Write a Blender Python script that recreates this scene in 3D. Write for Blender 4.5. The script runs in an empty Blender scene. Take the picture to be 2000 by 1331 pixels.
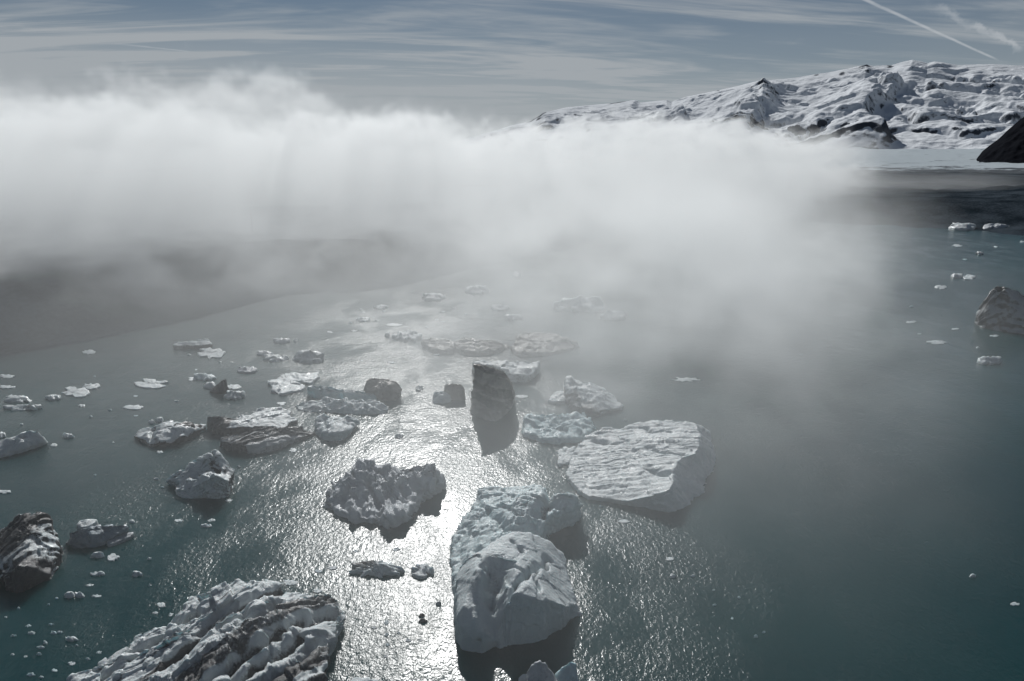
import bpy, math, random
import numpy as np

sc = bpy.context.scene

# ---------------------------------------------------------------- camera
CAM_H = 60.0
PITCH = math.radians(15.3)
FOCAL = 1333.0                      # focal length in pixels of a 2000 px wide frame
cam = bpy.data.cameras.new('camera')
cam.sensor_width = 36.0
cam.lens = 36.0 * FOCAL / 2000.0
cam.clip_start = 1.0
cam.clip_end = 120000.0
cam_ob = bpy.data.objects.new('camera', cam)
sc.collection.objects.link(cam_ob)
cam_ob.location = (0, 0, CAM_H)
cam_ob.rotation_euler = (math.pi / 2 - PITCH, 0, 0)
sc.camera = cam_ob

# ---------------------------------------------------------------- light and exposure
SUN_AZ, SUN_EL = -7.5, 34.5        # degrees; azimuth from +Y, positive towards +X
SKY_STRENGTH = 0.075
sun = bpy.data.lights.new('sun', 'SUN')
sun.energy = 4.2
sun.angle = math.radians(0.5)
sun.color = (1.0, 0.99, 0.97)
sun_ob = bpy.data.objects.new('sun', sun)
sc.collection.objects.link(sun_ob)
sun_ob.rotation_euler = (math.radians(90 - SUN_EL), 0, math.radians(180 - SUN_AZ))
sc.view_settings.view_transform = 'Standard'
sc.view_settings.look = 'None'
sc.view_settings.gamma = 1.0
sc.view_settings.exposure = 0.0
sc.cycles.use_denoising = True
sc.cycles.denoiser = 'OPENIMAGEDENOISE'
sc.cycles.denoising_input_passes = 'RGB_ALBEDO_NORMAL'
sc.cycles.denoising_prefilter = 'ACCURATE'
sc.cycles.use_adaptive_sampling = True
sc.cycles.adaptive_threshold = 0.025
sc.cycles.max_bounces = 6
sc.cycles.volume_bounces = 4
sc.cycles.diffuse_bounces = 2
sc.cycles.glossy_bounces = 2
sc.cycles.volume_max_steps = 256
sc.cycles.sample_clamp_indirect = 4.0
sc.cycles.sample_clamp_direct = 10.0

sin, cos = math.sin, math.cos


def ray(px, py):
    """direction of the view ray through a pixel of the 2000 x 1331 photograph"""
    x = (np.asarray(px, float) - 1000.0) / FOCAL
    y = -(np.asarray(py, float) - 665.5) / FOCAL
    d = np.stack([x, cos(PITCH) + y * sin(PITCH), -sin(PITCH) + y * cos(PITCH)], -1)
    return d


def ground(px, py, z=0.0):
    """place where the view ray through a pixel meets height z"""
    d = ray(px, py)
    t = (np.asarray(z, float) - CAM_H) / d[..., 2]
    p = d * t[..., None]
    p[..., 2] = z
    return p


class Nodes:
    """small helper to write node maths as expressions"""
    def __init__(self, tree):
        self.t = tree

    def new(self, kind, **kw):
        n = self.t.nodes.new(kind)
        for k, v in kw.items():
            setattr(n, k, v)
        return n

    def put(self, v, socket):
        if isinstance(v, Ex):
            v = v.s
        if isinstance(v, (int, float)):
            socket.default_value = v
        elif isinstance(v, (tuple, list)):
            socket.default_value = v
        else:
            self.t.links.new(v, socket)

    def math(self, op, *a):
        n = self.new('ShaderNodeMath', operation=op)
        for i, v in enumerate(a):
            self.put(v, n.inputs[i])
        return Ex(self, n.outputs[0])

    def vmath(self, op, *a, out=0):
        n = self.new('ShaderNodeVectorMath', operation=op)
        for i, v in enumerate(a):
            self.put(v, n.inputs[i])
        return Ex(self, n.outputs[out])

    def step(self, v, a, b, lo=0.0, hi=1.0):
        n = self.new('ShaderNodeMapRange', interpolation_type='SMOOTHSTEP')
        for i, q in enumerate((v, a, b, lo, hi)):
            self.put(q, n.inputs[i])
        return Ex(self, n.outputs[0])

    def noise(self, vec, scale=1.0, detail=2.0, rough=0.5, dist=0.0, out=0):
        n = self.new('ShaderNodeTexNoise')
        self.put(vec, n.inputs['Vector'])
        self.put(scale, n.inputs['Scale'])
        self.put(detail, n.inputs['Detail'])
        self.put(rough, n.inputs['Roughness'])
        self.put(dist, n.inputs['Distortion'])
        return Ex(self, n.outputs[out])

    def mix(self, f, a, b):
        n = self.new('ShaderNodeMix', data_type='RGBA')
        self.put(f, n.inputs[0])
        for v, s in ((a, n.inputs[6]), (b, n.inputs[7])):
            if isinstance(v, tuple) and len(v) == 3:
                v = v + (1.0,)
            self.put(v, s)
        return Ex(self, n.outputs[2])

    def sep(self, v):
        n = self.new('ShaderNodeSeparateXYZ')
        self.put(v, n.inputs[0])
        return [Ex(self, o) for o in n.outputs]

    def comb(self, x, y, z):
        n = self.new('ShaderNodeCombineXYZ')
        for i, v in enumerate((x, y, z)):
            self.put(v, n.inputs[i])
        return Ex(self, n.outputs[0])


class Ex:
    def __init__(self, n, s):
        self.n, self.s = n, s

    def __add__(a, b): return a.n.math('ADD', a, b)
    def __radd__(a, b): return a.n.math('ADD', b, a)
    def __sub__(a, b): return a.n.math('SUBTRACT', a, b)
    def __rsub__(a, b): return a.n.math('SUBTRACT', b, a)
    def __mul__(a, b): return a.n.math('MULTIPLY', a, b)
    def __rmul__(a, b): return a.n.math('MULTIPLY', b, a)
    def __truediv__(a, b): return a.n.math('DIVIDE', a, b)


# ---------------------------------------------------------------- sky
world = bpy.data.worlds.new('World')
sc.world = world
world.use_nodes = True
W = Nodes(world.node_tree)
bgn = world.node_tree.nodes['Background']
sky = W.new('ShaderNodeTexSky', sky_type='NISHITA')
sky.sun_disc = False
sky.sun_elevation = math.radians(SUN_EL)
sky.sun_rotation = math.radians(SUN_AZ)
sky.altitude = 60.0
sky.air_density = 1.0
sky.dust_density = 0.2
sky.ozone_density = 3.0
geo = W.new('ShaderNodeTexCoord')
D = Ex(W, geo.outputs['Generated'])
dx, dy, dz = W.sep(D)
up = W.math('MAXIMUM', dz, 0.0) + 0.10
cx, cy = dx / up, dy / up
# high cirrus: long streaks lying across the view, a finer second layer, a thin veil
tilt = 0.10
su, sv = cx * cos(tilt) + cy * sin(tilt), cy * cos(tilt) - cx * sin(tilt)
wisp = W.noise(W.comb(su * 0.34, sv * 1.5, 3.1), 1.0, 4.0, 0.60, 1.5)
fine = W.noise(W.comb(su * 0.9, sv * 3.8, 9.7), 1.0, 4.0, 0.66, 1.6)
veil = W.noise(W.comb(su * 0.10, sv * 0.30, 1.3), 1.0, 3.0, 0.5, 0.3)
cirrus = W.step(wisp * 0.72 + fine * 0.28, 0.42, 0.66) * W.step(veil, 0.36, 0.58, 0.25, 1.0) * 0.62
cover = W.math('MINIMUM', cirrus + W.step(veil, 0.25, 0.75) * 0.26 + 0.15 + W.step(dz, 0.19, 0.03) * W.step(dx, 0.55, -0.1, 0.30, 0.62), 0.92) * W.step(dz, 0.55, 0.16, 0.22, 1.0)


puff = W.noise(D, 48.0, 3.0, 0.6)


def contrail(px0, py0, px1, py1, width, amount, ragged):
    a, b = ray(px0, py0), ray(px1, py1)
    a /= np.linalg.norm(a)
    b /= np.linalg.norm(b)
    n = np.cross(a, b)
    n /= np.linalg.norm(n)
    t = b - a * np.dot(a, b)
    ang = math.acos(np.dot(a, b))
    t /= np.linalg.norm(t)
    along = W.math('ARCTAN2', W.vmath('DOT_PRODUCT', D, tuple(t), out=1), W.vmath('DOT_PRODUCT', D, tuple(a), out=1)) / ang
    wob = (puff - 0.5) * (ragged * width * 5.0)
    off = W.math('ABSOLUTE', W.vmath('DOT_PRODUCT', D, tuple(n), out=1) + wob)
    thick = width * (1.0 - along * 0.4)
    line = 1.0 - W.step(off / thick, 0.15, 1.0)
    ends = W.step(along, -0.6, 0.1) * (1.0 - W.step(along, 0.9, 1.02))
    patch = W.step(puff, 0.5 - 0.5 / (1 + 4 * ragged), 0.62, 0.35, 1.0)
    return line * ends * patch * amount


trails = contrail(1690, 0, 1952, 119, 0.0026, 0.44, 0.10) + contrail(1868, 34, 2000, 100, 0.0060, 0.34, 0.7) \
    + contrail(268, 90, 372, 101, 0.0014, 0.22, 0.1)
tinted = W.vmath('MULTIPLY', Ex(W, sky.outputs[0]), (0.195, 0.262, 0.305))
k = 1.0 / SKY_STRENGTH
cloud_col = tuple(c * k for c in (0.375, 0.402, 0.425))
trail_col = tuple(c * k for c in (0.62, 0.64, 0.66))
W.put(W.mix(trails, W.mix(cover, tinted, cloud_col), trail_col), bgn.inputs[0])
bgn.inputs[1].default_value = SKY_STRENGTH
world.cycles.sampling_method = 'MANUAL'
world.cycles.sample_map_resolution = 256


# ---------------------------------------------------------------- numpy noise
def _hash(ix, iy, iz, seed):
    h = (ix * 374761393 + iy * 668265263 + iz * 2147483647 + seed * 974634277) & 0xFFFFFFFF
    h = ((h ^ (h >> 13)) * 1274126177) & 0xFFFFFFFF
    h = ((h ^ (h >> 16)) * 2246822519) & 0xFFFFFFFF
    return h ^ (h >> 15)


_G = np.array([(1, 1, 0), (-1, 1, 0), (1, -1, 0), (-1, -1, 0), (1, 0, 1), (-1, 0, 1), (1, 0, -1), (-1, 0, -1),
               (0, 1, 1), (0, -1, 1), (0, 1, -1), (0, -1, -1), (1, 1, 0), (-1, 1, 0), (0, -1, 1), (0, -1, -1)], float)


def perlin(p, seed=0):
    i = np.floor(p).astype(np.int64)
    f = p - i
    u = f * f * f * (f * (f * 6 - 15) + 10)
    out = np.zeros(len(p))
    for a in (0, 1):
        wa = u[:, 0] if a else 1 - u[:, 0]
        for b in (0, 1):
            wb = u[:, 1] if b else 1 - u[:, 1]
            for c in (0, 1):
                wc = u[:, 2] if c else 1 - u[:, 2]
                g = _G[_hash(i[:, 0] + a, i[:, 1] + b, i[:, 2] + c, seed) & 15]
                out += wa * wb * wc * (g[:, 0] * (f[:, 0] - a) + g[:, 1] * (f[:, 1] - b) + g[:, 2] * (f[:, 2] - c))
    return out


def fbm(p, octaves=4, seed=0, gain=0.5, ridged=False):
    s, a, n = np.zeros(len(p)), 1.0, 0.0
    for o in range(octaves):
        v = perlin(p * 2.03 ** o + 17.3 * o, seed + o)
        s += a * ((1 - 2.2 * np.abs(v)) if ridged else v)
        n += a
        a *= gain
    return s / n


def worley(p, seed=0):
    """distance to the nearest and second nearest feature point"""
    i = np.floor(p).astype(np.int64)
    f = p - i
    d1 = np.full(len(p), 9.0)
    d2 = np.full(len(p), 9.0)
    for a in (-1, 0, 1):
        for b in (-1, 0, 1):
            for c in (-1, 0, 1):
                h = _hash(i[:, 0] + a, i[:, 1] + b, i[:, 2] + c, seed)
                q = np.stack([a + (h & 1023) / 1023.0, b + ((h >> 10) & 1023) / 1023.0, c + ((h >> 20) & 1023) / 1023.0], 1)
                d = np.sqrt(((q - f) ** 2).sum(1))
                d2 = np.minimum(d2, np.maximum(d, d1))
                d1 = np.minimum(d1, d)
    return d1, d2


def facets(p, seed=0):
    """broken planar faces: every cell of a Voronoi pattern gets its own tilted plane"""
    i = np.floor(p).astype(np.int64)
    f = p - i
    d1 = np.full(len(p), 9.0)
    val = np.zeros(len(p))
    for a in (-1, 0, 1):
        for b in (-1, 0, 1):
            for c in (-1, 0, 1):
                h = _hash(i[:, 0] + a, i[:, 1] + b, i[:, 2] + c, seed)
                q = np.stack([a + (h & 1023) / 1023.0, b + ((h >> 10) & 1023) / 1023.0, c + ((h >> 20) & 1023) / 1023.0], 1)
                g = _hash(i[:, 0] + a, i[:, 1] + b, i[:, 2] + c, seed + 99)
                t = np.stack([(g & 1023) / 511.5 - 1, ((g >> 10) & 1023) / 511.5 - 1, ((g >> 20) & 1023) / 511.5 - 1], 1)
                o = f - q
                d = np.sqrt((o ** 2).sum(1))
                near = d < d1
                val = np.where(near, (o * t).sum(1) + 0.35 * t[:, 0], val)
                d1 = np.minimum(d1, d)
    return val


def sstep(v, a, b):
    t = np.clip((v - a) / (b - a), 0, 1)
    return t * t * (3 - 2 * t)


def add_mesh(name, verts, quads, mat, tris=None, smooth=True, attrs=None):
    me = bpy.data.meshes.new(name)
    nv, nq = len(verts), len(quads)
    nt = 0 if tris is None else len(tris)
    me.vertices.add(nv)
    me.vertices.foreach_set('co', np.asarray(verts, np.float32).ravel())
    loops = np.asarray(quads, np.int32).ravel()
    starts = np.arange(nq) * 4
    if nt:
        starts = np.concatenate([starts, nq * 4 + np.arange(nt) * 3])
        loops = np.concatenate([loops, np.asarray(tris, np.int32).ravel()])
    me.loops.add(len(loops))
    me.loops.foreach_set('vertex_index', loops.astype(np.int32))
    me.polygons.add(nq + nt)
    me.polygons.foreach_set('loop_start', starts.astype(np.int32))
    me.update(calc_edges=True)
    if smooth:
        me.polygons.foreach_set('use_smooth', np.ones(nq + nt, bool))
    for k, v in (attrs or {}).items():
        a = me.attributes.new(k, 'FLOAT', 'POINT')
        a.data.foreach_set('value', np.asarray(v, np.float32))
    if mat:
        me.materials.append(mat)
    me.validate()
    ob = bpy.data.objects.new(name, me)
    sc.collection.objects.link(ob)
    return ob


def grid_quads(ni, nj, wrap=False):
    """quads of a ni x nj grid, index = i * nj + j"""
    i = np.arange(ni if wrap else ni - 1)
    j = np.arange(nj - 1)
    I, J = np.meshgrid(i, j, indexing='ij')
    I2 = (I + 1) % ni
    return np.stack([I * nj + J, I2 * nj + J, I2 * nj + J + 1, I * nj + J + 1], -1).reshape(-1, 4)


def structure(ob):
    ob['kind'] = 'structure'
    return ob


def new_mat(name):
    m = bpy.data.materials.new(name)
    m.use_nodes = True
    n = Nodes(m.node_tree)
    return m, n, m.node_tree.nodes['Principled BSDF']


# ---------------------------------------------------------------- water
m_water, n, b = new_mat('lagoon_water')
tc = n.new('ShaderNodeTexCoord')
P = Ex(n, tc.outputs['Object'])
silt = n.noise(P, 0.012, 4.0, 0.55, 0.5)
n.put(n.mix(n.step(silt, 0.3, 0.7), (0.005, 0.031, 0.035), (0.009, 0.043, 0.046)), b.inputs['Base Color'])
b.inputs['IOR'].default_value = 1.333
b.subsurface_method = 'BURLEY'            # milky glacial silt carries light sideways under the surface
b.inputs['Subsurface Weight'].default_value = 0.9
b.inputs['Subsurface Radius'].default_value = (2.0, 4.5, 4.5)
b.inputs['Subsurface Scale'].default_value = 1.0
b.inputs['Specular IOR Level'].default_value = 0.38
wv = n.vmath('MULTIPLY', P, (1.0, 0.75, 1.0))
chop = n.noise(wv, 1.5, 3.0, 0.55, 0.3)
rip = n.noise(wv, 5.0, 2.0, 0.5)
swell = n.noise(P, 0.22, 2.0, 0.5)
gust = n.step(n.noise(n.vmath('MULTIPLY', P, (1.0, 0.55, 1.0)), 0.06, 4.0, 0.62, 0.25), 0.36, 0.62, 0.48, 1.2)
bump = n.new('ShaderNodeBump')
bump.inputs['Distance'].default_value = 1.0
n.put(n.step(gust, 0.2, 1.2, 0.14, 0.25), b.inputs['Roughness'])
n.put((chop * 0.115 + rip * 0.034) * gust + swell * 0.10, bump.inputs['Height'])
n.put(bump.outputs[0], b.inputs['Normal'])
s = 40000.0
lagoon = structure(add_mesh('water', [(-s, -2000, 0), (s, -2000, 0), (s, s, 0), (-s, s, 0)], [(0, 1, 2, 3)], m_water))

# ---------------------------------------------------------------- land materials
m_land, n, b = new_mat('moraine_gravel')
tc = n.new('ShaderNodeTexCoord')
P = Ex(n, tc.outputs['Object'])
big = n.noise(P, 0.03, 5.0, 0.6)
small = n.noise(P, 0.6, 4.0, 0.65)
col = n.mix(n.step(big * 0.6 + small * 0.4, 0.38, 0.66), (0.010, 0.015, 0.020), (0.050, 0.064, 0.078))
n.put(col, b.inputs['Base Color'])
b.inputs['Roughness'].default_value = 0.9
b.inputs['Specular IOR Level'].default_value = 0.0
bump = n.new('ShaderNodeBump')
bump.inputs['Distance'].default_value = 0.6
n.put(small * 0.7 + big, bump.inputs['Height'])
n.put(bump.outputs[0], b.inputs['Normal'])


def mountain_material(name, rock_lo, rock_hi, snow, bump_scale):
    m, n, b = new_mat(name)
    tc = n.new('ShaderNodeTexCoord')
    P = Ex(n, tc.outputs['Object'])
    gn = n.new('ShaderNodeNewGeometry')
    at = n.new('ShaderNodeAttribute', attribute_name='rock')
    grain = n.noise(P, bump_scale, 6.0, 0.65)
    patch = n.noise(P, bump_scale * 0.25, 4.0, 0.6)
    f = n.step(Ex(n, at.outputs['Fac']) + (grain - 0.5) * 0.7 + (patch - 0.5) * 0.5, 0.40, 0.58)
    rock = n.mix(grain, rock_lo, rock_hi)
    n.put(n.mix(f, n.mix(patch, snow, tuple(c * 0.93 for c in snow)), rock), b.inputs['Base Color'])
    b.inputs['Roughness'].default_value = 0.75
    b.inputs['Specular IOR Level'].default_value = 0.0
    bump = n.new('ShaderNodeBump')
    bump.inputs['Distance'].default_value = 0.35 / bump_scale
    bump.inputs['Strength'].default_value = 0.9
    n.put(grain * 0.5, bump.inputs['Height'])
    n.put(bump.outputs[0], b.inputs['Normal'])
    return m


m_mountain = mountain_material('snow_and_rock', (0.034, 0.042, 0.056), (0.085, 0.095, 0.112), (0.76, 0.79, 0.82), 0.006)
m_glacier = mountain_material('glacier_ice', (0.045, 0.055, 0.065), (0.11, 0.12, 0.13), (0.40, 0.45, 0.48), 0.03)
m_cliff = mountain_material('dark_cliff_rock', (0.006, 0.007, 0.010), (0.016, 0.017, 0.020), (0.3, 0.3, 0.3), 0.02)


def polar(az, r):
    return np.sin(az) * r, np.cos(az) * r


def azimuth(px, py=200.0):
    d = ray(px, py)
    return np.arctan2(d[..., 0], d[..., 1])


def elevation(px, py):
    d = ray(px, py)
    return d[..., 2] / np.hypot(d[..., 0], d[..., 1])      # tangent


# ---------------------------------------------------------------- ice-capped mountain
crest = np.array([(700, 300), (900, 275), (1000, 246), (1035, 238), (1062, 221), (1110, 210), (1165, 205), (1210, 203), (1260, 200),
                  (1303, 196), (1312, 200), (1345, 189), (1440, 169), (1484, 158), (1492, 152), (1502, 158), (1560, 151),
                  (1600, 145), (1680, 130), (1692, 127), (1706, 130), (1740, 129), (1766, 121), (1782, 118), (1800, 122), (1812, 125),
                  (1825, 121), (1840, 122), (1870, 127), (1900, 127), (1940, 126), (2000, 130), (2150, 136), (2400, 165), (2800, 240)], float)
c_az = azimuth(crest[:, 0], crest[:, 1])
c_el = elevation(crest[:, 0], crest[:, 1])
NA, NR = 940, 330
az = np.linspace(azimuth(880.0), azimuth(2250.0), NA)
R0, RC, R1 = 9000.0, 16500.0, 19500.0
rr = np.concatenate([np.linspace(R0, RC, NR - 40), np.linspace(RC, R1, 41)[1:]])
A, R = np.meshgrid(az, rr, indexing='ij')
el = np.interp(A, c_az, c_el)
t = np.clip((R - R0) / (RC - R0), 0, 1)
X, Y = polar(A, R)
flat = np.stack([X.ravel(), Y.ravel(), np.zeros(X.size)], 1)
w1 = fbm(flat / 2300.0, 4, 5).reshape(X.shape)
w2 = fbm(flat / 700.0, 4, 9).reshape(X.shape)
w3 = fbm(flat / 260.0, 4, 13).reshape(X.shape)
crag = fbm(flat / 420.0 + 9.0, 5, 17, 0.55, True).reshape(X.shape)
top = CAM_H + el * RC
px_of = np.interp(A, az, np.linspace(880.0, 2250.0, NA))
# broad rise, then terraces: gentle snow shelves broken by steep ice steps
east = sstep(px_of, 1480, 1720)
tt = np.clip(t + 0.045 * w1 * np.sin(np.pi * t), 0, 1)
rise = tt ** (0.85 + 0.25 * east)
nst = 7.0
ph = tt * nst + 2.6 * w1 + 0.9 * w2
fr = ph - np.floor(ph)
stepped = (np.floor(ph) + sstep(fr, 0.66, 0.98)) - ph            # zero-mean terrace offset
amp = (0.25 + 0.85 * east) * sstep(w2 + 0.6 * w1, -0.30, 0.20) * np.sin(np.pi * np.clip(t, 0, 1)) ** 0.7
Hm = top * rise + stepped * amp * 230.0
env = np.sin(np.pi * np.clip(t * 0.97, 0, 1)) ** 0.8
Hm += env * (w2 * 105.0 + w3 * 20.0 + w1 * 90.0 + (crag - 0.45) * 75.0 * (0.35 + sstep(w2, -0.1, 0.3)))
ridge = fbm(flat / 1500.0 + 40, 4, 21, 0.5, True).reshape(X.shape)
Hm += env * (ridge - 0.45) * 110.0


def spur(pxs, t0, t1, height, side, width):
    """rock spur running down towards the viewer: gentle on its lit left flank, a drop on the other"""
    c = np.interp(t, [p[1] for p in pxs], [p[0] for p in pxs]) + 22 * w2 + 10 * w3
    d = (px_of - c) / width
    prof = np.where(d < 0, np.exp(-(d / 1.6) ** 2), np.exp(-(d * side) ** 2))
    return height * prof * sstep(t, t0, t0 + 0.12) * (1 - sstep(t, t1 - 0.15, t1))


Hm += spur([(1600, 0.35), (1592, 0.7), (1650, 0.95)], 0.40, 0.90, 190.0, 3.4, 60.0)
Hm += spur([(1835, 0.1), (1790, 0.35), (1835, 0.6), (1850, 0.9)], 0.05, 0.80, 270.0, 3.6, 62.0)
Hm += spur([(1560, 0.2), (1570, 0.45)], 0.12, 0.55, 140.0, 3.0, 45.0)
Hm += spur([(1420, 0.4), (1405, 0.6)], 0.36, 0.66, 170.0, 3.0, 28.0)
Hm += spur([(1300, 0.8), (1310, 1.0)], 0.70, 1.2, 60.0, 3.0, 30.0)
back = np.clip((R - RC) / (R1 - RC), 0, 1)
Hm = np.where(R > RC, top * (1 - 0.35 * back) + 30 * w3 * back, Hm)
gA = np.gradient(Hm, axis=0) / (np.gradient(A, axis=0) * R)
gR = np.gradient(Hm, axis=1) / np.gradient(R, axis=1)
slope = np.hypot(gA, gR)
low = 1 - sstep(t, 0.10, 0.40)
west = 1 - sstep(px_of, 1180, 1330)
rock = sstep(slope, 0.75, 1.4) * 0.42 + low * 0.40 * sstep(slope, 0.3, 0.8) + west * 0.25 * sstep(slope, 0.35, 0.8) + 0.04
# rocky summits
for spx, spt, srad in ((1785, 0.99, 17), (1832, 0.985, 11), (1692, 1.0, 9), (1743, 0.94, 9), (1492, 0.99, 8), (1080, 0.97, 45), (1270, 0.985, 40)):
    rock += 0.55 * np.exp(-((px_of - spx) / srad) ** 2 - ((t - spt) / 0.05) ** 2)
mountain = add_mesh('mountain', np.stack([X, Y, Hm], -1).reshape(-1, 3), grid_quads(NA, len(rr))[:, ::-1], m_mountain, attrs={'rock': rock.ravel()})
structure(mountain)

# ---------------------------------------------------------------- glacier tongue in front of it
NA, NR = 260, 240
az = np.linspace(azimuth(1150.0, 330), azimuth(2350.0, 330), NA)
rr = np.geomspace(1500.0, 9400.0, NR)
A, R = np.meshgrid(az, rr, indexing='ij')
X, Y = polar(A, R)
flat = np.stack([X.ravel(), Y.ravel(), np.zeros(X.size)], 1)
w1 = fbm(flat / 1200.0, 4, 31).reshape(X.shape)
w2 = fbm(flat / np.array([160.0, 60.0, 1]), 4, 33).reshape(X.shape)
w3 = fbm(flat / np.array([500.0, 1700.0, 1]), 3, 36).reshape(X.shape)
Z = 4.0 + 44.0 * sstep(R, 1700, 4500) + 60.0 * sstep(R, 4500, 9300) + 14 * w1 * sstep(R, 1800, 4000) + 8.0 * np.abs(w2) * sstep(R, 9000, 3000) + 50 * sstep(w3, 0.12, 0.5) * sstep(R, 4800, 7000)
rock = 0.12 + 0.50 * (1 - sstep(R + 500 * w1, 2300, 3000)) + 0.30 * sstep(w2, 0.05, 0.4) + 0.22 * sstep(fbm(flat / np.array([2600.0, 150.0, 1]), 3, 38).reshape(X.shape), 0.0, 0.4)
structure(add_mesh('glacier', np.stack([X, Y, Z], -1).reshape(-1, 3), grid_quads(NA, NR)[:, ::-1], m_glacier, attrs={'rock': rock.ravel()}))

# ---------------------------------------------------------------- dark moraine across the far water
NA, NR = 300, 70
az = np.linspace(azimuth(1000.0, 430), azimuth(2350.0, 430), NA)
shore_r = np.interp(np.linspace(1000, 2350, NA), [1000, 1500, 1760, 2000, 2350], [760, 700, 668, 640, 610])
tt = np.linspace(0, 1, NR)
A = np.repeat(az[:, None], NR, 1)
R = shore_r[:, None] - 4 + tt[None, :] ** 1.5 * 1500.0
X, Y = polar(A, R)
flat = np.stack([X.ravel(), Y.ravel(), np.zeros(X.size)], 1)
w1 = fbm(flat / 220.0, 4, 41).reshape(X.shape)
w2 = fbm(flat / 40.0, 4, 43).reshape(X.shape)
d = R - shore_r[:, None]
Z = -1.0 + 0.9 * sstep(d, 0, 6) + 17.0 * sstep(d + 60 * w1 + 14 * w2, 5, 150) + 6.0 * sstep(d + 120 * w1, 180, 460) + (9 * w1 + 4.5 * np.abs(w2)) * sstep(d, 10, 120) - 20 * sstep(d, 1000, 1490)
structure(add_mesh('moraine', np.stack([X, Y, Z], -1).reshape(-1, 3), grid_quads(NA, NR)[:, ::-1], m_land))

# ---------------------------------------------------------------- dark cliff entering the frame on one side
NA, NR = 200, 120
hill = np.array([(1860, 352), (1905, 338), (1915, 318), (1930, 296), (1945, 284), (1962, 272), (1980, 254), (2000, 236), (2040, 205), (2120, 170), (2300, 140), (2500, 150)], float)
az = np.linspace(azimuth(1860.0, 300), azimuth(2500.0, 300), NA)
pxs = np.linspace(1860, 2500, NA)
rr = np.linspace(3100.0, 4300.0, NR)
A, R = np.meshgrid(az, rr, indexing='ij')
X, Y = polar(A, R)
flat = np.stack([X.ravel(), Y.ravel(), np.zeros(X.size)], 1)
w1 = fbm(flat / 300.0, 5, 51).reshape(X.shape)
w2 = fbm(flat / 70.0, 4, 53, 0.5, True).reshape(X.shape)
elh = np.interp(pxs, hill[:, 0], elevation(hill[:, 0], hill[:, 1]))[:, None]
topz = CAM_H + elh * 3650.0
t = (R - 3100.0) / 550.0
Z = -10 + (topz + 10) * np.clip(sstep(t, 0.0, 1.0) * 0.75 + 0.25 * np.clip(t, 0, 1), 0, 1) + (w1 * 40 + (w2 - 0.4) * 22) * np.sin(np.pi * np.clip(t, 0, 1)) * sstep(pxs, 1890, 1960)[:, None]
Z = np.where(R > 3650, topz + 20 * w1 * sstep(R, 3700, 3900), Z)
structure(add_mesh('cliff', np.stack([X, Y, Z], -1).reshape(-1, 3), grid_quads(NA, NR)[:, ::-1], m_cliff, attrs={'rock': np.full(X.size, 3.0)}))

# ---------------------------------------------------------------- near shore under the fog bank
shore_px = np.array([(-700, 800), (-420, 760), (-150, 722), (0, 697), (40, 690), (110, 678), (215, 657), (330, 634), (395, 620), (440, 607), (520, 586),
                     (562, 577), (620, 573), (700, 571), (770, 561), (850, 543), (905, 529), (1000, 510), (1090, 492), (1180, 470), (1300, 445), (1420, 425)], float)
g = ground(shore_px[:, 0], shore_px[:, 1])
seg = np.concatenate([[0], np.cumsum(np.hypot(*np.diff(g[:, :2], axis=0).T))])
NS, ND = 420, 110
ss = np.linspace(0, seg[-1], NS)
base = np.stack([np.interp(ss, seg, g[:, 0]), np.interp(ss, seg, g[:, 1])], 1)
jit = fbm(np.stack([ss / 22.0, ss * 0, ss * 0], 1), 4, 61) * 2.2
inland = np.array([-0.42, 0.91])
dd = np.linspace(0, 1, ND) ** 1.9 * 900.0 - 3.0
XY = base[:, None, :] + inland * (dd[None, :, None] + jit[:, None, None])
flat = np.concatenate([XY.reshape(-1, 2), np.zeros((NS * ND, 1))], 1)
w1 = fbm(flat / 90.0, 4, 63).reshape(NS, ND)
w2 = fbm(flat / 14.0, 4, 65).reshape(NS, ND)
dg = np.broadcast_to(dd, (NS, ND))
Z = -0.6 + 0.30 * (dg + 3) * (dg < 1) + 1.1 * sstep(dg, -1, 6) + 17.0 * sstep(dg + 22 * w1, 6, 60) + 4.0 * sstep(dg + 60 * w1, 60, 240) - 30.0 * sstep(dg, 300, 800) + (5 * w1 + 1.2 * w2) * sstep(dg, 6, 50)
structure(add_mesh('shore', np.concatenate([XY, Z[..., None]], 2).reshape(-1, 3), grid_quads(NS, ND)[:, ::-1], m_land))

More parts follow.
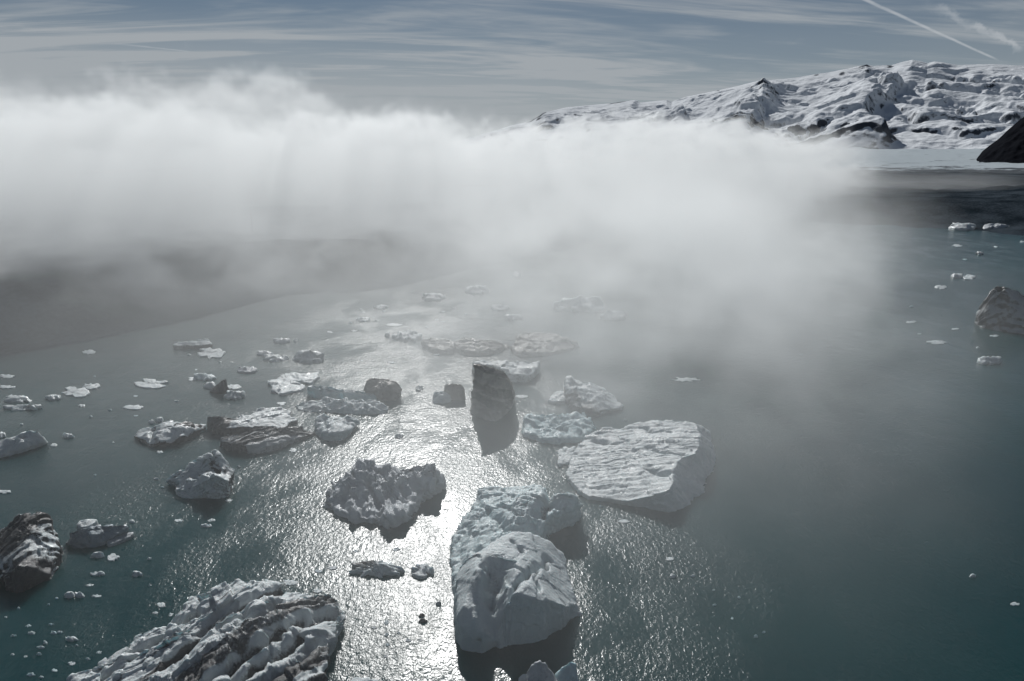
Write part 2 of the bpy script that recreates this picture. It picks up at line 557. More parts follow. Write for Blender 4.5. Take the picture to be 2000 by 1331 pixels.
# ---------------------------------------------------------------- ice materials
def ice_material(name, ice, blue, ash, grain_scale=3.0, sss=0.0):
    m, n, b = new_mat(name)
    tc = n.new('ShaderNodeTexCoord')
    P = Ex(n, tc.outputs['Object'])
    dirt = Ex(n, n.new('ShaderNodeAttribute', attribute_name='dirt').outputs['Fac'])  # ash mask, which also carries the shade painted on some walls
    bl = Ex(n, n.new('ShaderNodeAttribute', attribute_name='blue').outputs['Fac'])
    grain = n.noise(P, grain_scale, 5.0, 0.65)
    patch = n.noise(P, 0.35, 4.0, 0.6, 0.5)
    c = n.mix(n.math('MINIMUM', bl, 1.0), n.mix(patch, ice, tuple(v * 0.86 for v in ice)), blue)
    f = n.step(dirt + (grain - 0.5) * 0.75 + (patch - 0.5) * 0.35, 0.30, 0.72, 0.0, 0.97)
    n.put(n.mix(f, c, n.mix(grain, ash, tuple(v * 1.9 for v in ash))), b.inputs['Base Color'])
    n.put(n.step(patch, 0.38, 0.62, 0.22, 0.55), b.inputs['Roughness'])
    b.inputs['Specular IOR Level'].default_value = 0.35
    if sss:
        b.inputs['Subsurface Weight'].default_value = sss
        b.inputs['Subsurface Radius'].default_value = (0.35, 0.75, 0.9)
        b.inputs['Subsurface Scale'].default_value = 0.5
    bump = n.new('ShaderNodeBump')
    bump.inputs['Distance'].default_value = 0.25
    bump.inputs['Strength'].default_value = 0.75
    fine = n.noise(P, grain_scale * 3.2, 3.0, 0.6)
    n.put(grain * 0.8 + fine * 0.3, bump.inputs['Height'])
    n.put(bump.outputs[0], b.inputs['Normal'])
    return m


m_ice = ice_material('glacier_ice_white', (0.55, 0.595, 0.605), (0.32, 0.44, 0.475), (0.030, 0.030, 0.031), sss=0.14)
m_teal = ice_material('glacier_ice_teal', (0.52, 0.60, 0.615), (0.27, 0.45, 0.49), (0.030, 0.030, 0.031), sss=0.2)
m_silt = ice_material('ice_full_of_silt', (0.25, 0.235, 0.215), (0.17, 0.18, 0.18), (0.06, 0.055, 0.05))
m_dark = ice_material('ash_black_ice', (0.36, 0.385, 0.40), (0.12, 0.18, 0.22), (0.020, 0.021, 0.023))
m_slate = ice_material('grey_rough_ice', (0.44, 0.475, 0.50), (0.24, 0.32, 0.36), (0.035, 0.036, 0.038))
m_fin = ice_material('brown_silt_ice', (0.46, 0.43, 0.395), (0.34, 0.34, 0.33), (0.17, 0.16, 0.145))
MATS = {'fin': m_fin, 'ice': m_ice, 'teal': m_teal, 'silt': m_silt, 'dark': m_dark, 'slate': m_slate}


def resample(p, n):
    """closed polyline resampled evenly (Catmull-Rom through the points)"""
    k = len(p)
    fine = []
    for i in range(k):
        a, b, c, d = p[i - 1], p[i], p[(i + 1) % k], p[(i + 2) % k]
        t = np.linspace(0, 1, 12, endpoint=False)[:, None]
        s = 0.5 * (2 * b + (c - a) * t + (2 * a - 5 * b + 4 * c - d) * t ** 2 + (3 * b - a - 3 * c + d) * t ** 3)
        fine.append(0.35 * s + 0.65 * (b + (c - b) * t))
    fine = np.concatenate(fine)
    L = np.concatenate([[0], np.cumsum(np.linalg.norm(np.diff(np.vstack([fine, fine[:1]])[:, :2], axis=0), axis=1))])
    u = np.linspace(0, L[-1], n, endpoint=False)
    ext = np.vstack([fine, fine[:1]])
    return np.stack([np.interp(u, L, ext[:, c]) for c in range(p.shape[1])], 1)


def rbf(points, heights):
    P = np.asarray(points, float)
    h = np.asarray(heights, float)
    K = np.linalg.norm(P[:, None] - P[None], axis=2)
    n = len(P)
    M = np.zeros((n + 3, n + 3))
    M[:n, :n] = K + np.eye(n) * 1e-6
    M[:n, n] = 1
    M[:n, n + 1:] = P
    M[n, :n] = 1
    M[n + 1:, :n] = P.T
    sol = np.linalg.lstsq(M, np.concatenate([h, [0, 0, 0]]), rcond=None)[0]

    def f(q):
        out = np.empty(len(q))
        for i in range(0, len(q), 20000):
            c = q[i:i + 20000]
            out[i:i + 20000] = np.linalg.norm(c[:, None] - P[None], axis=2) @ sol[:n] + sol[n] + c @ sol[n + 1:]
        return out
    return f


def vnormals(v, quads):
    a = v[quads[:, 2]] - v[quads[:, 0]]
    b = v[quads[:, 3]] - v[quads[:, 1]]
    fn = np.cross(a, b)
    n = np.zeros_like(v)
    for k in range(4):
        for c in range(3):
            n[:, c] += np.bincount(quads[:, k], fn[:, c], len(v))
    return n / (np.linalg.norm(n, axis=1)[:, None] + 1e-12)


def poly_dist(q, line):
    """distance in plan from points to an open polyline, and where along it"""
    best = np.full(len(q), 1e9)
    for a, b in zip(line[:-1], line[1:]):
        ab = b - a
        t = np.clip(((q - a) @ ab) / (ab @ ab + 1e-9), 0, 1)
        best = np.minimum(best, np.linalg.norm(q - a - t[:, None] * ab, axis=1))
    return best


def unit(v):
    v = np.asarray(v, float)
    return v / np.linalg.norm(v)


def px_dir(a, b):
    """horizontal direction between two pixels on the water"""
    p, q = ground(*a), ground(*b)
    return unit((q - p)[:2].tolist() + [0.0])


SEED = [100]


def berg(name, label, rim, inner=(), mat='ice', cat='iceberg', group=None, res=None, rough=1.0, lumps=0.0, scallop=0.0, strata=None,
         flutes=None, grooves=(), dirt=0.0, bands=None, blue=0.0, wall_dirt_shade=0.0, wall_blue=0.0, out_slope=0.12, bulge=0.0, dirt_at=(), cuts=0, edge=1.0, chisel=1.0):
    """floating ice. rim: points round the upper edge as seen in the photograph, (px, py, height in m) or (px, py, water row)
    or (px, py, height, waterline px, waterline py); inner: (px, py, height) points on the top"""
    SEED[0] += 7
    seed = SEED[0]
    R, Wt = [], []
    for p in rim:
        if len(p) == 5:
            R.append(ground(p[0], p[1], p[2]))
            Wt.append(ground(p[3], p[4]))
        elif p[2] > 60:
            w = ground(p[0], p[2])
            d = ray(p[0], p[1])
            z = CAM_H + d[2] / np.hypot(d[0], d[1]) * np.hypot(w[0], w[1])
            R.append(ground(p[0], p[1], max(z, 0.12)))
            Wt.append(w)
        else:
            R.append(ground(p[0], p[1], p[2]))
            Wt.append(None)
    R = np.array(R)
    c = R[:, :2].mean(0)
    for i, w in enumerate(Wt):
        if w is None:
            o = R[i, :2] - c
            Wt[i] = np.append(R[i, :2] + o / (np.linalg.norm(o) + 1e-6) * R[i, 2] * out_slope, 0.0)
    Wt = np.array(Wt)
    org = np.array([c[0], c[1], 0.0])
    dist = math.hypot(c[0], c[1], CAM_H)
    if res is None:
        res = max(0.0021 * dist, 0.14)
    per = np.linalg.norm(np.diff(np.vstack([R, R[:1]]), axis=0), axis=1).sum()
    n = int(np.clip(per / res, 24, 620))
    both = resample(np.hstack([R, Wt]), n)
    R2, W2 = both[:, :3], both[:, 3:]
    W2[:, 2] = 0
    size = max(min(np.linalg.norm(R2[:, :2] - c, axis=1).mean(), 9.0), 0.4)
    wob = 0.07 * size * fbm((R2 - org) / (0.35 * size), 4, seed + 70, 0.6) * edge
    o = (R2 - org) * np.array([1, 1, 0])
    o /= np.linalg.norm(o, axis=1)[:, None] + 1e-6
    R2 = R2 + o * wob[:, None]
    W2 = W2 + o * wob[:, None] * 1.1
    # control heights
    ctrl = [R[:, :2]]
    hts = [R[:, 2]]
    if len(inner):
        I = np.array([ground(*p) for p in inner])
        ctrl.append(I[:, :2])
        hts.append(I[:, 2])
    f = rbf(np.vstack(ctrl), np.concatenate(hts))
    rad = np.linalg.norm(R2[:, :2] - c, axis=1).mean()
    nt = int(np.clip(rad / res, 6, 150))
    wall = np.linalg.norm(R2 - W2, axis=1).max()
    nw = int(np.clip(wall / res, 2, 60))
    rows = [W2 + (W2 - org) * 0.03 - np.array([0, 0, 1.2])]
    for k in range(nw):
        u = k / nw
        q = W2 + (R2 - W2) * u
        if bulge:
            o = (q - org)
            o[:, 2] = 0
            o /= np.linalg.norm(o, axis=1)[:, None] + 1e-6
            q = q + o * (bulge * R2[:, 2] * math.sin(math.pi * u))[:, None]
        rows.append(q)
    tops = []
    for k in range(nt):
        u = (k / nt)
        q = R2.copy()
        q[:, :2] = R2[:, :2] + (c - R2[:, :2]) * min(u, 0.995)
        tops.append(q)
    T = np.vstack(tops)
    z = f(T[:, :2])
    z[:n] = R2[:, 2]
    T[:, 2] = np.maximum(z, 0.05)
    V = np.vstack(rows + [T])
    nj = len(rows) + nt
    V = V.reshape(nj, n, 3).transpose(1, 0, 2).reshape(-1, 3)
    V = np.vstack([V, [[c[0], c[1], float(f(c[None])[0])]]])
    quads = grid_quads(n, nj, wrap=True)
    ci = len(V) - 1
    i = np.arange(n)
    tris = np.stack([i * nj + nj - 1, ((i + 1) % n) * nj + nj - 1, np.full(n, ci)], 1)
    if np.mean(vnormals(V, quads)[nj - 2::nj, 2][:n]) < 0:
        quads = quads[:, ::-1]
        tris = tris[:, ::-1]
    L = V - org
    # grooves and cracks cut into the top
    gdirt = np.zeros(len(V))
    for line, depth, width in grooves:
        pts = np.array([ground(p[0], p[1], p[2] if len(p) > 2 else 2.0)[:2] for p in line]) - c
        q = L[:, :2] + np.stack([perlin(L / 2.5, seed + 3), perlin(L / 2.5, seed + 4)], 1) * 0.8
        gd = poly_dist(q, pts)
        gdirt = np.maximum(gdirt, np.exp(-(gd / (0.62 * width)) ** 2) * min(depth, 2.0) * 0.35)
        V[:, 2] -= 1.35 * depth * np.exp(-(gd / width) ** 2) * sstep(V[:, 2], 0.0, depth * 1.2) * (0.75 + 0.5 * perlin(L / 1.7, seed + 5))
    # flat broken faces: planes that shave off the outermost corners
    rg = np.random.RandomState(seed)
    for q in range(cuts):
        a = rg.uniform(0, 2 * math.pi)
        nrm = unit([math.cos(a), math.sin(a), rg.uniform(0.1, 1.3)])
        h = L @ nrm
        off = np.quantile(h, rg.uniform(0.86, 0.96))
        ex = np.maximum(h - off, 0) * 0.8
        V = V - nrm * ex[:, None] * sstep(V[:, 2], -0.5, 0.3)[:, None]
        L = V - org
    N = vnormals(V, quads)
    # relief: broad facets, then finer weathering
    d = rough * (0.075 * size * fbm(L / (0.42 * size), 4, seed) + 0.030 * size * (fbm(L / (0.26 * size), 5, seed + 11, 0.55, True) - 0.45))
    fw = L + np.stack([fbm(L / (0.8 * size), 2, seed + 8 + k) for k in range(3)], 1) * 0.25 * size
    d += chisel * 0.085 * size * facets(fw / (0.55 * size), seed + 12) + chisel * 0.040 * size * facets(fw / (0.24 * size), seed + 13)
    if lumps:
        a, b2 = worley(L / (0.30 * size), seed + 20)
        d += lumps * 0.16 * size * (0.55 - a) + lumps * 0.05 * size * fbm(L / (0.1 * size), 3, seed + 22)
    if scallop:
        a, b2 = worley(L / np.array([0.9, 0.9, 0.7]) + fbm(L / 3.0, 2, seed + 30)[:, None], seed + 31)
        d += scallop * (a - 0.5)
        a, b2 = worley(L / 2.1 + 5.0, seed + 33)
        d += scallop * 0.9 * (a - 0.5)
    if strata:
        dirv, lam, am = strata
        wv = L + np.stack([fbm(L / (lam * 3.5), 3, seed + 36 + k) for k in range(3)], 1) * lam * 0.8
        for q, (sc_, w_) in enumerate(((1.0, 1.0), (2.7, 0.45), (6.1, 0.2))):
            ph = wv @ unit(dirv) / lam * sc_ + 7.7 * q
            fl = np.floor(ph)
            fr = ph - fl
            hh = (_hash(fl.astype(np.int64), np.full(len(fl), 3), np.full(len(fl), 5 + q), seed) & 1023) / 1023.0
            saw = np.where(fr < 0.8, fr / 0.8, (1 - fr) / 0.2) - 0.5
            brk = sstep(fbm(L / (lam * 2.2) + hh[:, None] * 9.0, 3, seed + 43 + q), -0.28, 0.22)
            d += am * w_ * saw * (0.25 + 1.1 * hh) * (0.2 + 0.8 * brk)
    if flutes:
        dirv, lam, am = flutes
        ph = L @ unit(dirv) / lam + 0.5 * fbm(L / (lam * 2.5), 3, seed + 45)
        d += am * (np.abs((ph % 1.0) - 0.5) * 2 - 0.5) * sstep(fbm(L / (lam * 3), 2, seed + 46), -0.3, 0.2)
    d *= sstep(V[:, 2], -1.2, 0.5) * 0.9 + 0.1
    V = V + N * d[:, None]
    N = vnormals(V, quads)
    # ash and clear blue ice, plus shade painted dark on some steep walls
    hmax = max(V[:, 2].max(), 0.2)
    dv = np.full(len(V), float(dirt)) + 0.22 * fbm(L / (0.5 * size), 4, seed + 50)
    if bands:
        dirv, lam, am, thr = bands
        ph = L @ unit(dirv) / lam + 0.30 * fbm(L / (lam * 4.0), 3, seed + 52)
        s1 = fbm(np.stack([ph, ph * 0 + 0.5, ph * 0], 1), 3, seed + 53, 0.6)
        dv += am * sstep(s1, thr, thr + 0.12)
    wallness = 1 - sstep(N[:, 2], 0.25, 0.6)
    dv += wall_dirt_shade * wallness + gdirt  # steep walls darker: ash on some bergs, painted shade on others
    for dpx, dpy, dz_, drad, dam in dirt_at:
        q = ground(dpx, dpy, dz_) - org
        dv += dam * np.exp(-(np.linalg.norm((L - q) * np.array([1, 1, 0.6]), axis=1) / drad) ** 2)  # local dark spots: ash patches and a few faces with painted shade
    bv = blue + wall_blue * wallness + 0.25 * fbm(L / (0.6 * size), 3, seed + 60) * (blue + wall_blue > 0)
    # soft undercut of clear wet ice just above the water
    bv = bv + 0.15 * (1 - sstep(V[:, 2], 0.05, 0.5))
    ob = add_mesh(name, V - org, quads, MATS[mat], tris=tris, attrs={'dirt': np.clip(dv, 0, 1.2), 'blue': np.clip(bv, 0, 1)})
    ob.location = org
    ob['label'] = label
    ob['category'] = cat
    if group:
        ob['group'] = group
    return ob


# ---------------------------------------------------------------- the large bergs
berg('iceberg', 'huge pale berg in the near corner, its top cut by dark parallel grooves',
     [(129, 1328, 0.6), (158, 1314, 1.0), (190, 1306, 1.2), (190, 1296, 1.2), (209, 1283, 1.5), (229, 1272, 1.6), (252, 1268, 1.8), (256, 1256, 1.8),
      (264, 1244, 2.0), (294, 1229, 2.4), (324, 1220, 2.2), (339, 1204, 2.8), (355, 1187, 3.2), (372, 1166, 3.6), (400, 1154, 4.0), (432, 1139, 4.4),
      (468, 1134, 4.6), (524, 1136, 4.6), (549, 1147, 4.0), (567, 1158, 3.4), (603, 1159, 3.2), (625, 1165, 3.0), (647, 1163, 2.6), (680, 1185, 2.3, 683, 1209),
      (677, 1206, 2.0, 677, 1226), (652, 1240, 2.0, 660, 1256), (640, 1270, 2.0, 645, 1284), (639, 1293, 1.8, 641, 1306), (627, 1312, 1.6, 630, 1324),
      (622, 1345, 1.4, 624, 1358), (540, 1400, 1.2), (400, 1420, 1.2), (250, 1400, 1.0), (150, 1350, 0.8)],
     [(470, 1165, 5.0), (520, 1180, 5.2), (560, 1200, 4.6), (430, 1220, 4.2), (380, 1250, 3.6), (330, 1275, 2.6), (480, 1270, 4.0), (560, 1260, 3.6),
      (610, 1230, 3.6), (640, 1200, 3.2), (420, 1310, 2.8), (520, 1320, 2.6), (300, 1310, 1.8), (600, 1300, 2.4)],
     grooves=[([(545, 1152, 4.5), (500, 1168, 4.6), (440, 1192, 4.2), (400, 1226, 3.6), (362, 1262, 3), (332, 1300, 2)], 1.9, 0.85),
              ([(470, 1195, 4.5), (410, 1245, 3.5), (355, 1290, 2.3)], 1.0, 0.5),
              ([(585, 1196, 4.2), (545, 1222, 4), (498, 1258, 3.7), (450, 1296, 3), (405, 1335, 2)], 2.2, 0.9),
              ([(648, 1188, 3), (600, 1212, 3.6), (572, 1244, 3.6), (520, 1284, 3.2), (455, 1331, 2.2)], 2.0, 0.9),
              ([(540, 1172, 5), (515, 1190, 5), (480, 1205, 4.6)], 1.3, 0.8), ([(575, 1290, 3), (530, 1320, 2.5), (500, 1350, 2)], 1.2, 0.6),
              ([(330, 1222, 2.4), (300, 1255, 2), (270, 1272, 1.5)], 1.1, 0.6), ([(400, 1160, 4), (372, 1200, 3.2), (350, 1215, 2.6)], 1.0, 0.5),
              ([(625, 1250, 3), (590, 1285, 2.6), (560, 1300, 2.6)], 0.8, 0.45), ([(260, 1285, 1.6), (240, 1300, 1.4), (200, 1320, 1)], 0.8, 0.5)],
     strata=(px_dir((430, 1180), (520, 1260)), 2.3, 0.60), flutes=(px_dir((480, 1300), (560, 1235)), 1.3, 0.16), chisel=0.9, rough=0.55, dirt=0.05,
     bands=(px_dir((430, 1180), (520, 1260)), 2.3, 0.62, 0.12), wall_dirt_shade=0.05, res=0.17)

berg('iceberg', 'tall smooth white berg with a cracked top and a deep hollow beside the bright glint',
     [(892, 1136, 2.5, 886, 1138), (900, 1108, 5), (914, 1092, 6.5), (952, 1070, 7.8), (985, 1046, 8.0), (1000, 1040, 8.1), (1035, 1043, 7.2), (1071, 1058, 5.6),
      (1086, 1075, 4.6), (1104, 1090, 3.6), (1107, 1110, 3.0), (1117, 1136, 2.6), (1120, 1158, 2.2), (1129, 1177, 1.5, 1136, 1200), (1112, 1186, 2.6, 1112, 1213),
      (1090, 1179, 4.8, 1094, 1228), (1049, 1171, 6.6, 1052, 1253), (1005, 1162, 7.4, 1000, 1262), (985, 1188, 4.8, 986, 1262), (978, 1225, 2.7, 980, 1264),
      (966, 1254, 1.0, 967, 1264), (941, 1258, 1.6, 941, 1277), (905, 1236, 2.6, 903, 1269), (889, 1205, 3.6, 888, 1250), (889, 1175, 3.6, 886, 1205)],
     [(952, 1088, 8.8), (944, 1105, 8.4), (938, 1126, 7.6), (958, 1112, 7.0), (962, 1140, 5.8), (955, 1180, 4.3), (905, 1183, 5.2), (925, 1205, 4.6), (945, 1235, 3.0),
      (1000, 1060, 8.1), (1030, 1085, 7.4), (1060, 1110, 6.4), (1005, 1110, 7.7), (1010, 1140, 7.5), (1060, 1150, 6.3), (915, 1130, 6.2), (905, 1160, 5.2), (1090, 1140, 3.8)],
     grooves=[([(958, 1098, 8.2), (964, 1125, 6.8), (968, 1155, 5.4)], 1.3, 1.3), ([(1072, 1096, 5), (1052, 1108, 6), (1040, 1124, 6), (1020, 1136, 6.8), (1004, 1160, 6.6)], 1.3, 0.42), ([(1048, 1120, 6), (1046, 1145, 5.8), (1052, 1170, 5.6)], 0.7, 0.3),
              ([(970, 1084, 8.6), (1000, 1102, 7.8), (1030, 1122, 7)], 0.55, 0.25), ([(1004, 1050, 8.8), (1020, 1075, 8)], 0.6, 0.3)],
     chisel=0.3, rough=0.24, scallop=0.05, blue=0.10, wall_blue=0.25, res=0.19, strata=((0.2, 0.9, 0.3), 1.6, 0.10))
berg('iceberg', 'scalloped grey-blue berg wedged behind the tall smooth white berg',
     [(880, 1085, 0.7), (889, 1046, 1.2), (905, 1008, 2.2), (930, 980, 3.8), (935, 953, 5.2), (963, 948, 5.6), (1011, 953, 5.6), (1047, 947, 6.6), (1070, 953, 6.8), (1083, 963, 6.4),
      (1120, 971, 5.6, 1128, 985), (1134, 985, 3.4, 1137, 1016), (1118, 996, 4.0, 1118, 1026), (1096, 1000, 4.4, 1096, 1034), (1066, 1010, 4.8, 1072, 1046), (1050, 1050, 3.0), (1010, 1085, 3.0),
      (950, 1125, 2.0), (905, 1140, 1.0), (886, 1130, 0.7)],
     [(940, 985, 4.6), (1000, 1005, 5.4), (1060, 978, 7.0), (1050, 1005, 5.2), (930, 1030, 3.6), (960, 1060, 3.8), (910, 1080, 2.2), (1020, 1030, 4.2), (1080, 985, 5.2), (1110, 985, 5.2)],
     grooves=[([(1075, 962, 6), (1068, 985, 5.4), (1058, 1010, 4.6)], 1.9, 0.75), ([(935, 985, 4), (960, 1010, 4.6), (985, 1035, 4)], 0.8, 0.5)],
     chisel=0.5, rough=0.5, scallop=0.42, mat='teal', blue=0.12, wall_blue=0.2, res=0.2, strata=((0.1, 0.8, 0.5), 1.5, 0.3))

berg('iceberg', 'broad flat white berg with fine parallel ridges, tilted down towards the glint',
     [(1107, 922, 0.7), (1113, 897, 1.1), (1127, 874, 1.8), (1143, 853, 2.8), (1160, 845, 3.4), (1182, 837, 3.8), (1217, 838, 4.0), (1222, 831, 4.6), (1245, 826, 5.0), (1276, 821, 5.6),
      (1329, 820, 6.0), (1360, 828, 6.0, 1385, 842), (1366, 849, 5.8, 1392, 870), (1366, 872, 5.6, 1398, 898), (1357, 886, 5.4, 1390, 920), (1334, 893, 5.2, 1378, 940), (1319, 908, 5.0, 1372, 960),
      (1312, 926, 4.7, 1355, 975), (1313, 940, 4.5, 1346, 985), (1309, 955, 4.2, 1335, 994), (1290, 964, 3.6, 1305, 1001), (1271, 969, 2.8, 1280, 997), (1228, 978, 1.4, 1230, 988), (1192, 975, 0.9, 1192, 982),
      (1150, 968, 0.9, 1149, 976), (1131, 956, 0.8, 1128, 962), (1115, 940, 0.7)],
     [(1160, 900, 2.2), (1220, 870, 4.0), (1280, 850, 5.2), (1250, 920, 3.6), (1200, 940, 2.2), (1290, 930, 4.2), (1330, 850, 5.9)],
     grooves=[([(1305, 926, 4.4), (1285, 922, 4.2), (1270, 914, 4.2)], 1.1, 0.6), ([(1160, 858, 3.2), (1190, 866, 3.4), (1215, 862, 3.8)], 0.9, 0.8), ([(1255, 835, 5), (1275, 843, 5.2), (1310, 842, 5.6)], 0.9, 0.5),
              ([(1265, 874, 4.6), (1300, 885, 4.9), (1335, 889, 5.1)], 0.8, 0.5)],
     strata=((0.10, 0.95, 0.5), 1.35, 0.42), chisel=0.3, rough=0.26, wall_blue=0.25, wall_dirt_shade=0.16, dirt=0.02, dirt_at=[(1165, 852, 3.2, 1.6, 0.45), (1195, 864, 3.4, 1.8, 0.3)], res=0.22)  # side walls slightly darkened in colour, painting in their shade
berg('ice_floe', 'small flat ice slab pressed against the edge of the broad flat white berg', [(1090, 880, 0.8), (1100, 876, 1.1), (1122, 874, 1.3), (1118, 888, 1.0), (1111, 902, 0.9), (1104, 906, 910), (1091, 906, 912), (1091, 894, 0.7)],
     cat='ice floe', strata=((0, 1, 0.3), 0.7, 0.15))

berg('iceberg', 'dark jagged ribbed berg standing alone in the middle of the glittering water',
     [(638, 985, 0.8, 636, 990), (645, 962, 1.6), (653, 940, 2.6), (671, 927, 3.6), (692, 917, 4.4), (702, 902, 5.6), (716, 900, 5.8), (733, 906, 5.2), (768, 913, 4.8), (794, 912, 4.8), (815, 909, 5.2),
      (849, 902, 6.0), (854, 919, 4.8, 860, 934), (862, 938, 2.8, 866, 953), (838, 958, 2.0, 838, 972), (814, 976, 2.0, 816, 992), (800, 994, 1.6, 802, 1008), (790, 1006, 1.8, 790, 1024), (760, 1010, 2.2, 760, 1033),
      (735, 1014, 1.2, 732, 1027), (698, 1010, 1.0, 697, 1021), (672, 1000, 0.9, 671, 1011), (648, 992, 0.6, 646, 999)],
     [(662, 955, 2.6), (690, 945, 3.7), (700, 985, 1.7), (735, 940, 3.6), (760, 935, 4.0), (765, 965, 2.6), (800, 935, 4.0), (835, 930, 4.2), (820, 955, 2.4), (770, 992, 2.8), (780, 985, 2.4), (745, 990, 1.4), (675, 975, 1.7)],
     flutes=((0.95, 0.3, 0.15), 2.6, 0.9), strata=((0.75, 0.25, 0.6), 1.5, 0.75), rough=1.0, chisel=1.5, scallop=0.10, mat='slate', dirt=0.06, res=0.21)

berg('iceberg', 'white wedge-shaped berg with a dark undercut side and a small knob on its peak',
     [(324, 939, 0.9, 328, 947), (338, 927, 2.0), (364, 912, 3.4), (377, 899, 4.6), (391, 893, 5.2), (404, 887, 5.7), (409, 879, 6.8), (416, 875, 7.2), (426, 884, 6.2), (436, 896, 5.2), (442, 903, 4.4), (455, 918, 2.6, 455, 928),
      (451, 932, 2.8, 453, 955), (446, 940, 3.0, 446, 971), (420, 929, 4.8, 424, 975), (404, 938, 3.6, 402, 972), (385, 948, 2.4, 382, 974), (362, 955, 1.6, 360, 973), (345, 958, 1.1, 344, 968), (344, 952, 1.2, 341, 962), (352, 944, 1.6, 345, 951), (338, 941, 1.0, 336, 948)],
     [(370, 925, 3.4), (395, 905, 5.0), (400, 925, 4.4), (418, 925, 5.2), (430, 910, 4.6), (375, 942, 2.4), (388, 925, 3.0), (413, 882, 6.9)],
     grooves=[([(352, 945, 1.6), (375, 934, 2.6), (395, 928, 3.6)], 0.8, 0.5), ([(378, 932, 2.8), (392, 921, 3.6), (406, 922, 4)], 1.0, 0.6), ([(408, 886, 5.8), (414, 900, 5.2), (421, 915, 4.8)], 1.3, 0.5)],
     chisel=0.8, rough=0.6, wall_dirt_shade=0.42, wall_blue=0.35, strata=((0.4, 0.7, 0.6), 1.4, 0.22), res=0.2, dirt_at=[(445, 925, 3, 2.2, 0.5)])  # shade of the steep right-hand face is painted into the colour

berg('iceberg', 'grey berg striped with black ash bands, cut off by the frame edge',
     [(-40, 1070, 3), (3, 1034, 4), (26, 1020, 5.2), (37, 1006, 6.2), (55, 1003, 6.4), (74, 1004, 6.2), (79, 998, 6.4), (89, 1003, 5.6), (101, 1023, 4.5), (99, 1032, 4.2), (107, 1043, 3.2), (117, 1053, 2.3), (111, 1070, 2.1), (112, 1087, 1.6),
      (103, 1106, 1.3, 106, 1114), (97, 1122, 0.9, 98, 1132), (78, 1117, 1.9, 78, 1140), (61, 1109, 3.2, 58, 1152), (38, 1104, 3.8, 36, 1157), (20, 1122, 2.4, 16, 1150), (8, 1118, 2.2, 8, 1139), (-40, 1112, 1.8, -40, 1134)],
     [(50, 1030, 5.6), (75, 1040, 4.9), (40, 1060, 4.6), (80, 1075, 3.6), (30, 1085, 3.8), (60, 1090, 3.6), (90, 1090, 2.4), (15, 1060, 4.2)],
     bands=(px_dir((60, 1060), (110, 1080)), 2.1, 1.1, 0.12), strata=(px_dir((60, 1060), (110, 1080)), 1.7, 0.6), chisel=0.6, rough=0.65, mat='ice', dirt=0.06, wall_dirt_shade=0.6, res=0.2,
     dirt_at=[(25, 1035, 5, 3.5, 0.9), (5, 1060, 4, 3.5, 0.7), (55, 1135, 1, 4, 0.8)])  # ash bands are real; the front wall also has its shadow painted dark

berg('iceberg', 'long berg with a clean white top and a black broken end',
     [(403, 829, 1.6, 404, 836), (407, 814, 3.4), (428, 816, 3.2), (444, 818, 2.8), (458, 819, 2.4), (471, 812, 2.6), (489, 811, 2.6), (496, 803, 2.8), (515, 797, 2.8), (548, 796, 2.5), (568, 804, 1.8), (568, 811, 1.5), (581, 821, 0.8),
      (567, 825, 1.0, 567, 830), (556, 837, 1.0, 556, 842), (530, 833, 1.8, 530, 846), (505, 833, 2.0, 505, 848), (482, 834, 2.0, 482, 850), (458, 836, 2.0, 456, 852), (440, 836, 1.9, 436, 851), (420, 835, 1.7, 418, 847)],
     [(430, 826, 2.8), (460, 826, 2.5), (510, 818, 2.5), (545, 815, 1.9)], chisel=0.6, rough=0.55, wall_dirt_shade=1.0, dirt=0.03, strata=(px_dir((520, 815), (545, 830)), 1.3, 0.22),
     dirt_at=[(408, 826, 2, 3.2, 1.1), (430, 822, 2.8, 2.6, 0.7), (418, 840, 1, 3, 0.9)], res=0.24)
berg('iceberg', 'black ash-covered berg with pale stripes lying in front of the white-topped berg',
     [(429, 861, 1.6, 429, 873), (434, 855, 2.0), (454, 850, 2.4), (484, 845, 2.8), (506, 836, 3.4), (532, 834, 3.4), (556, 838, 2.8), (577, 838, 2.2), (588, 833, 2.2), (594, 839, 1.6), (614, 845, 0.6), (600, 851, 0.8, 600, 856),
      (572, 858, 1.0, 572, 865), (556, 863, 1.2, 556, 873), (538, 869, 1.3, 538, 880), (506, 875, 1.2, 510, 886), (480, 871, 1.8, 478, 886), (450, 866, 1.8, 448, 882)],
     [(460, 858, 2.3), (500, 856, 2.4), (530, 852, 2.4), (560, 849, 2.0)], chisel=0.5, rough=0.5, mat='dark', dirt=0.62, wall_dirt_shade=0.5, bands=(px_dir((480, 850), (500, 872)), 1.6, -0.75, 0.02),
     strata=(px_dir((480, 850), (500, 872)), 1.5, 0.5), res=0.24)
berg('iceberg', 'rounded blue-white lump of ice off the tip of the black striped berg',
     [(614, 833, 0.9), (617, 816, 2.2), (632, 808, 3.0), (648, 814, 2.8), (664, 812, 3.0), (682, 814, 2.6), (697, 822, 1.4), (692, 834, 1.2, 692, 838), (684, 843, 1.2, 682, 850), (668, 845, 1.8, 668, 860), (646, 846, 2.0, 645, 862), (630, 845, 1.4, 629, 858), (622, 840, 1.0, 620, 848)],
     [(640, 825, 2.6), (660, 828, 2.8), (680, 825, 2.0)], rough=0.8, lumps=0.5, wall_blue=0.75, blue=0.1)

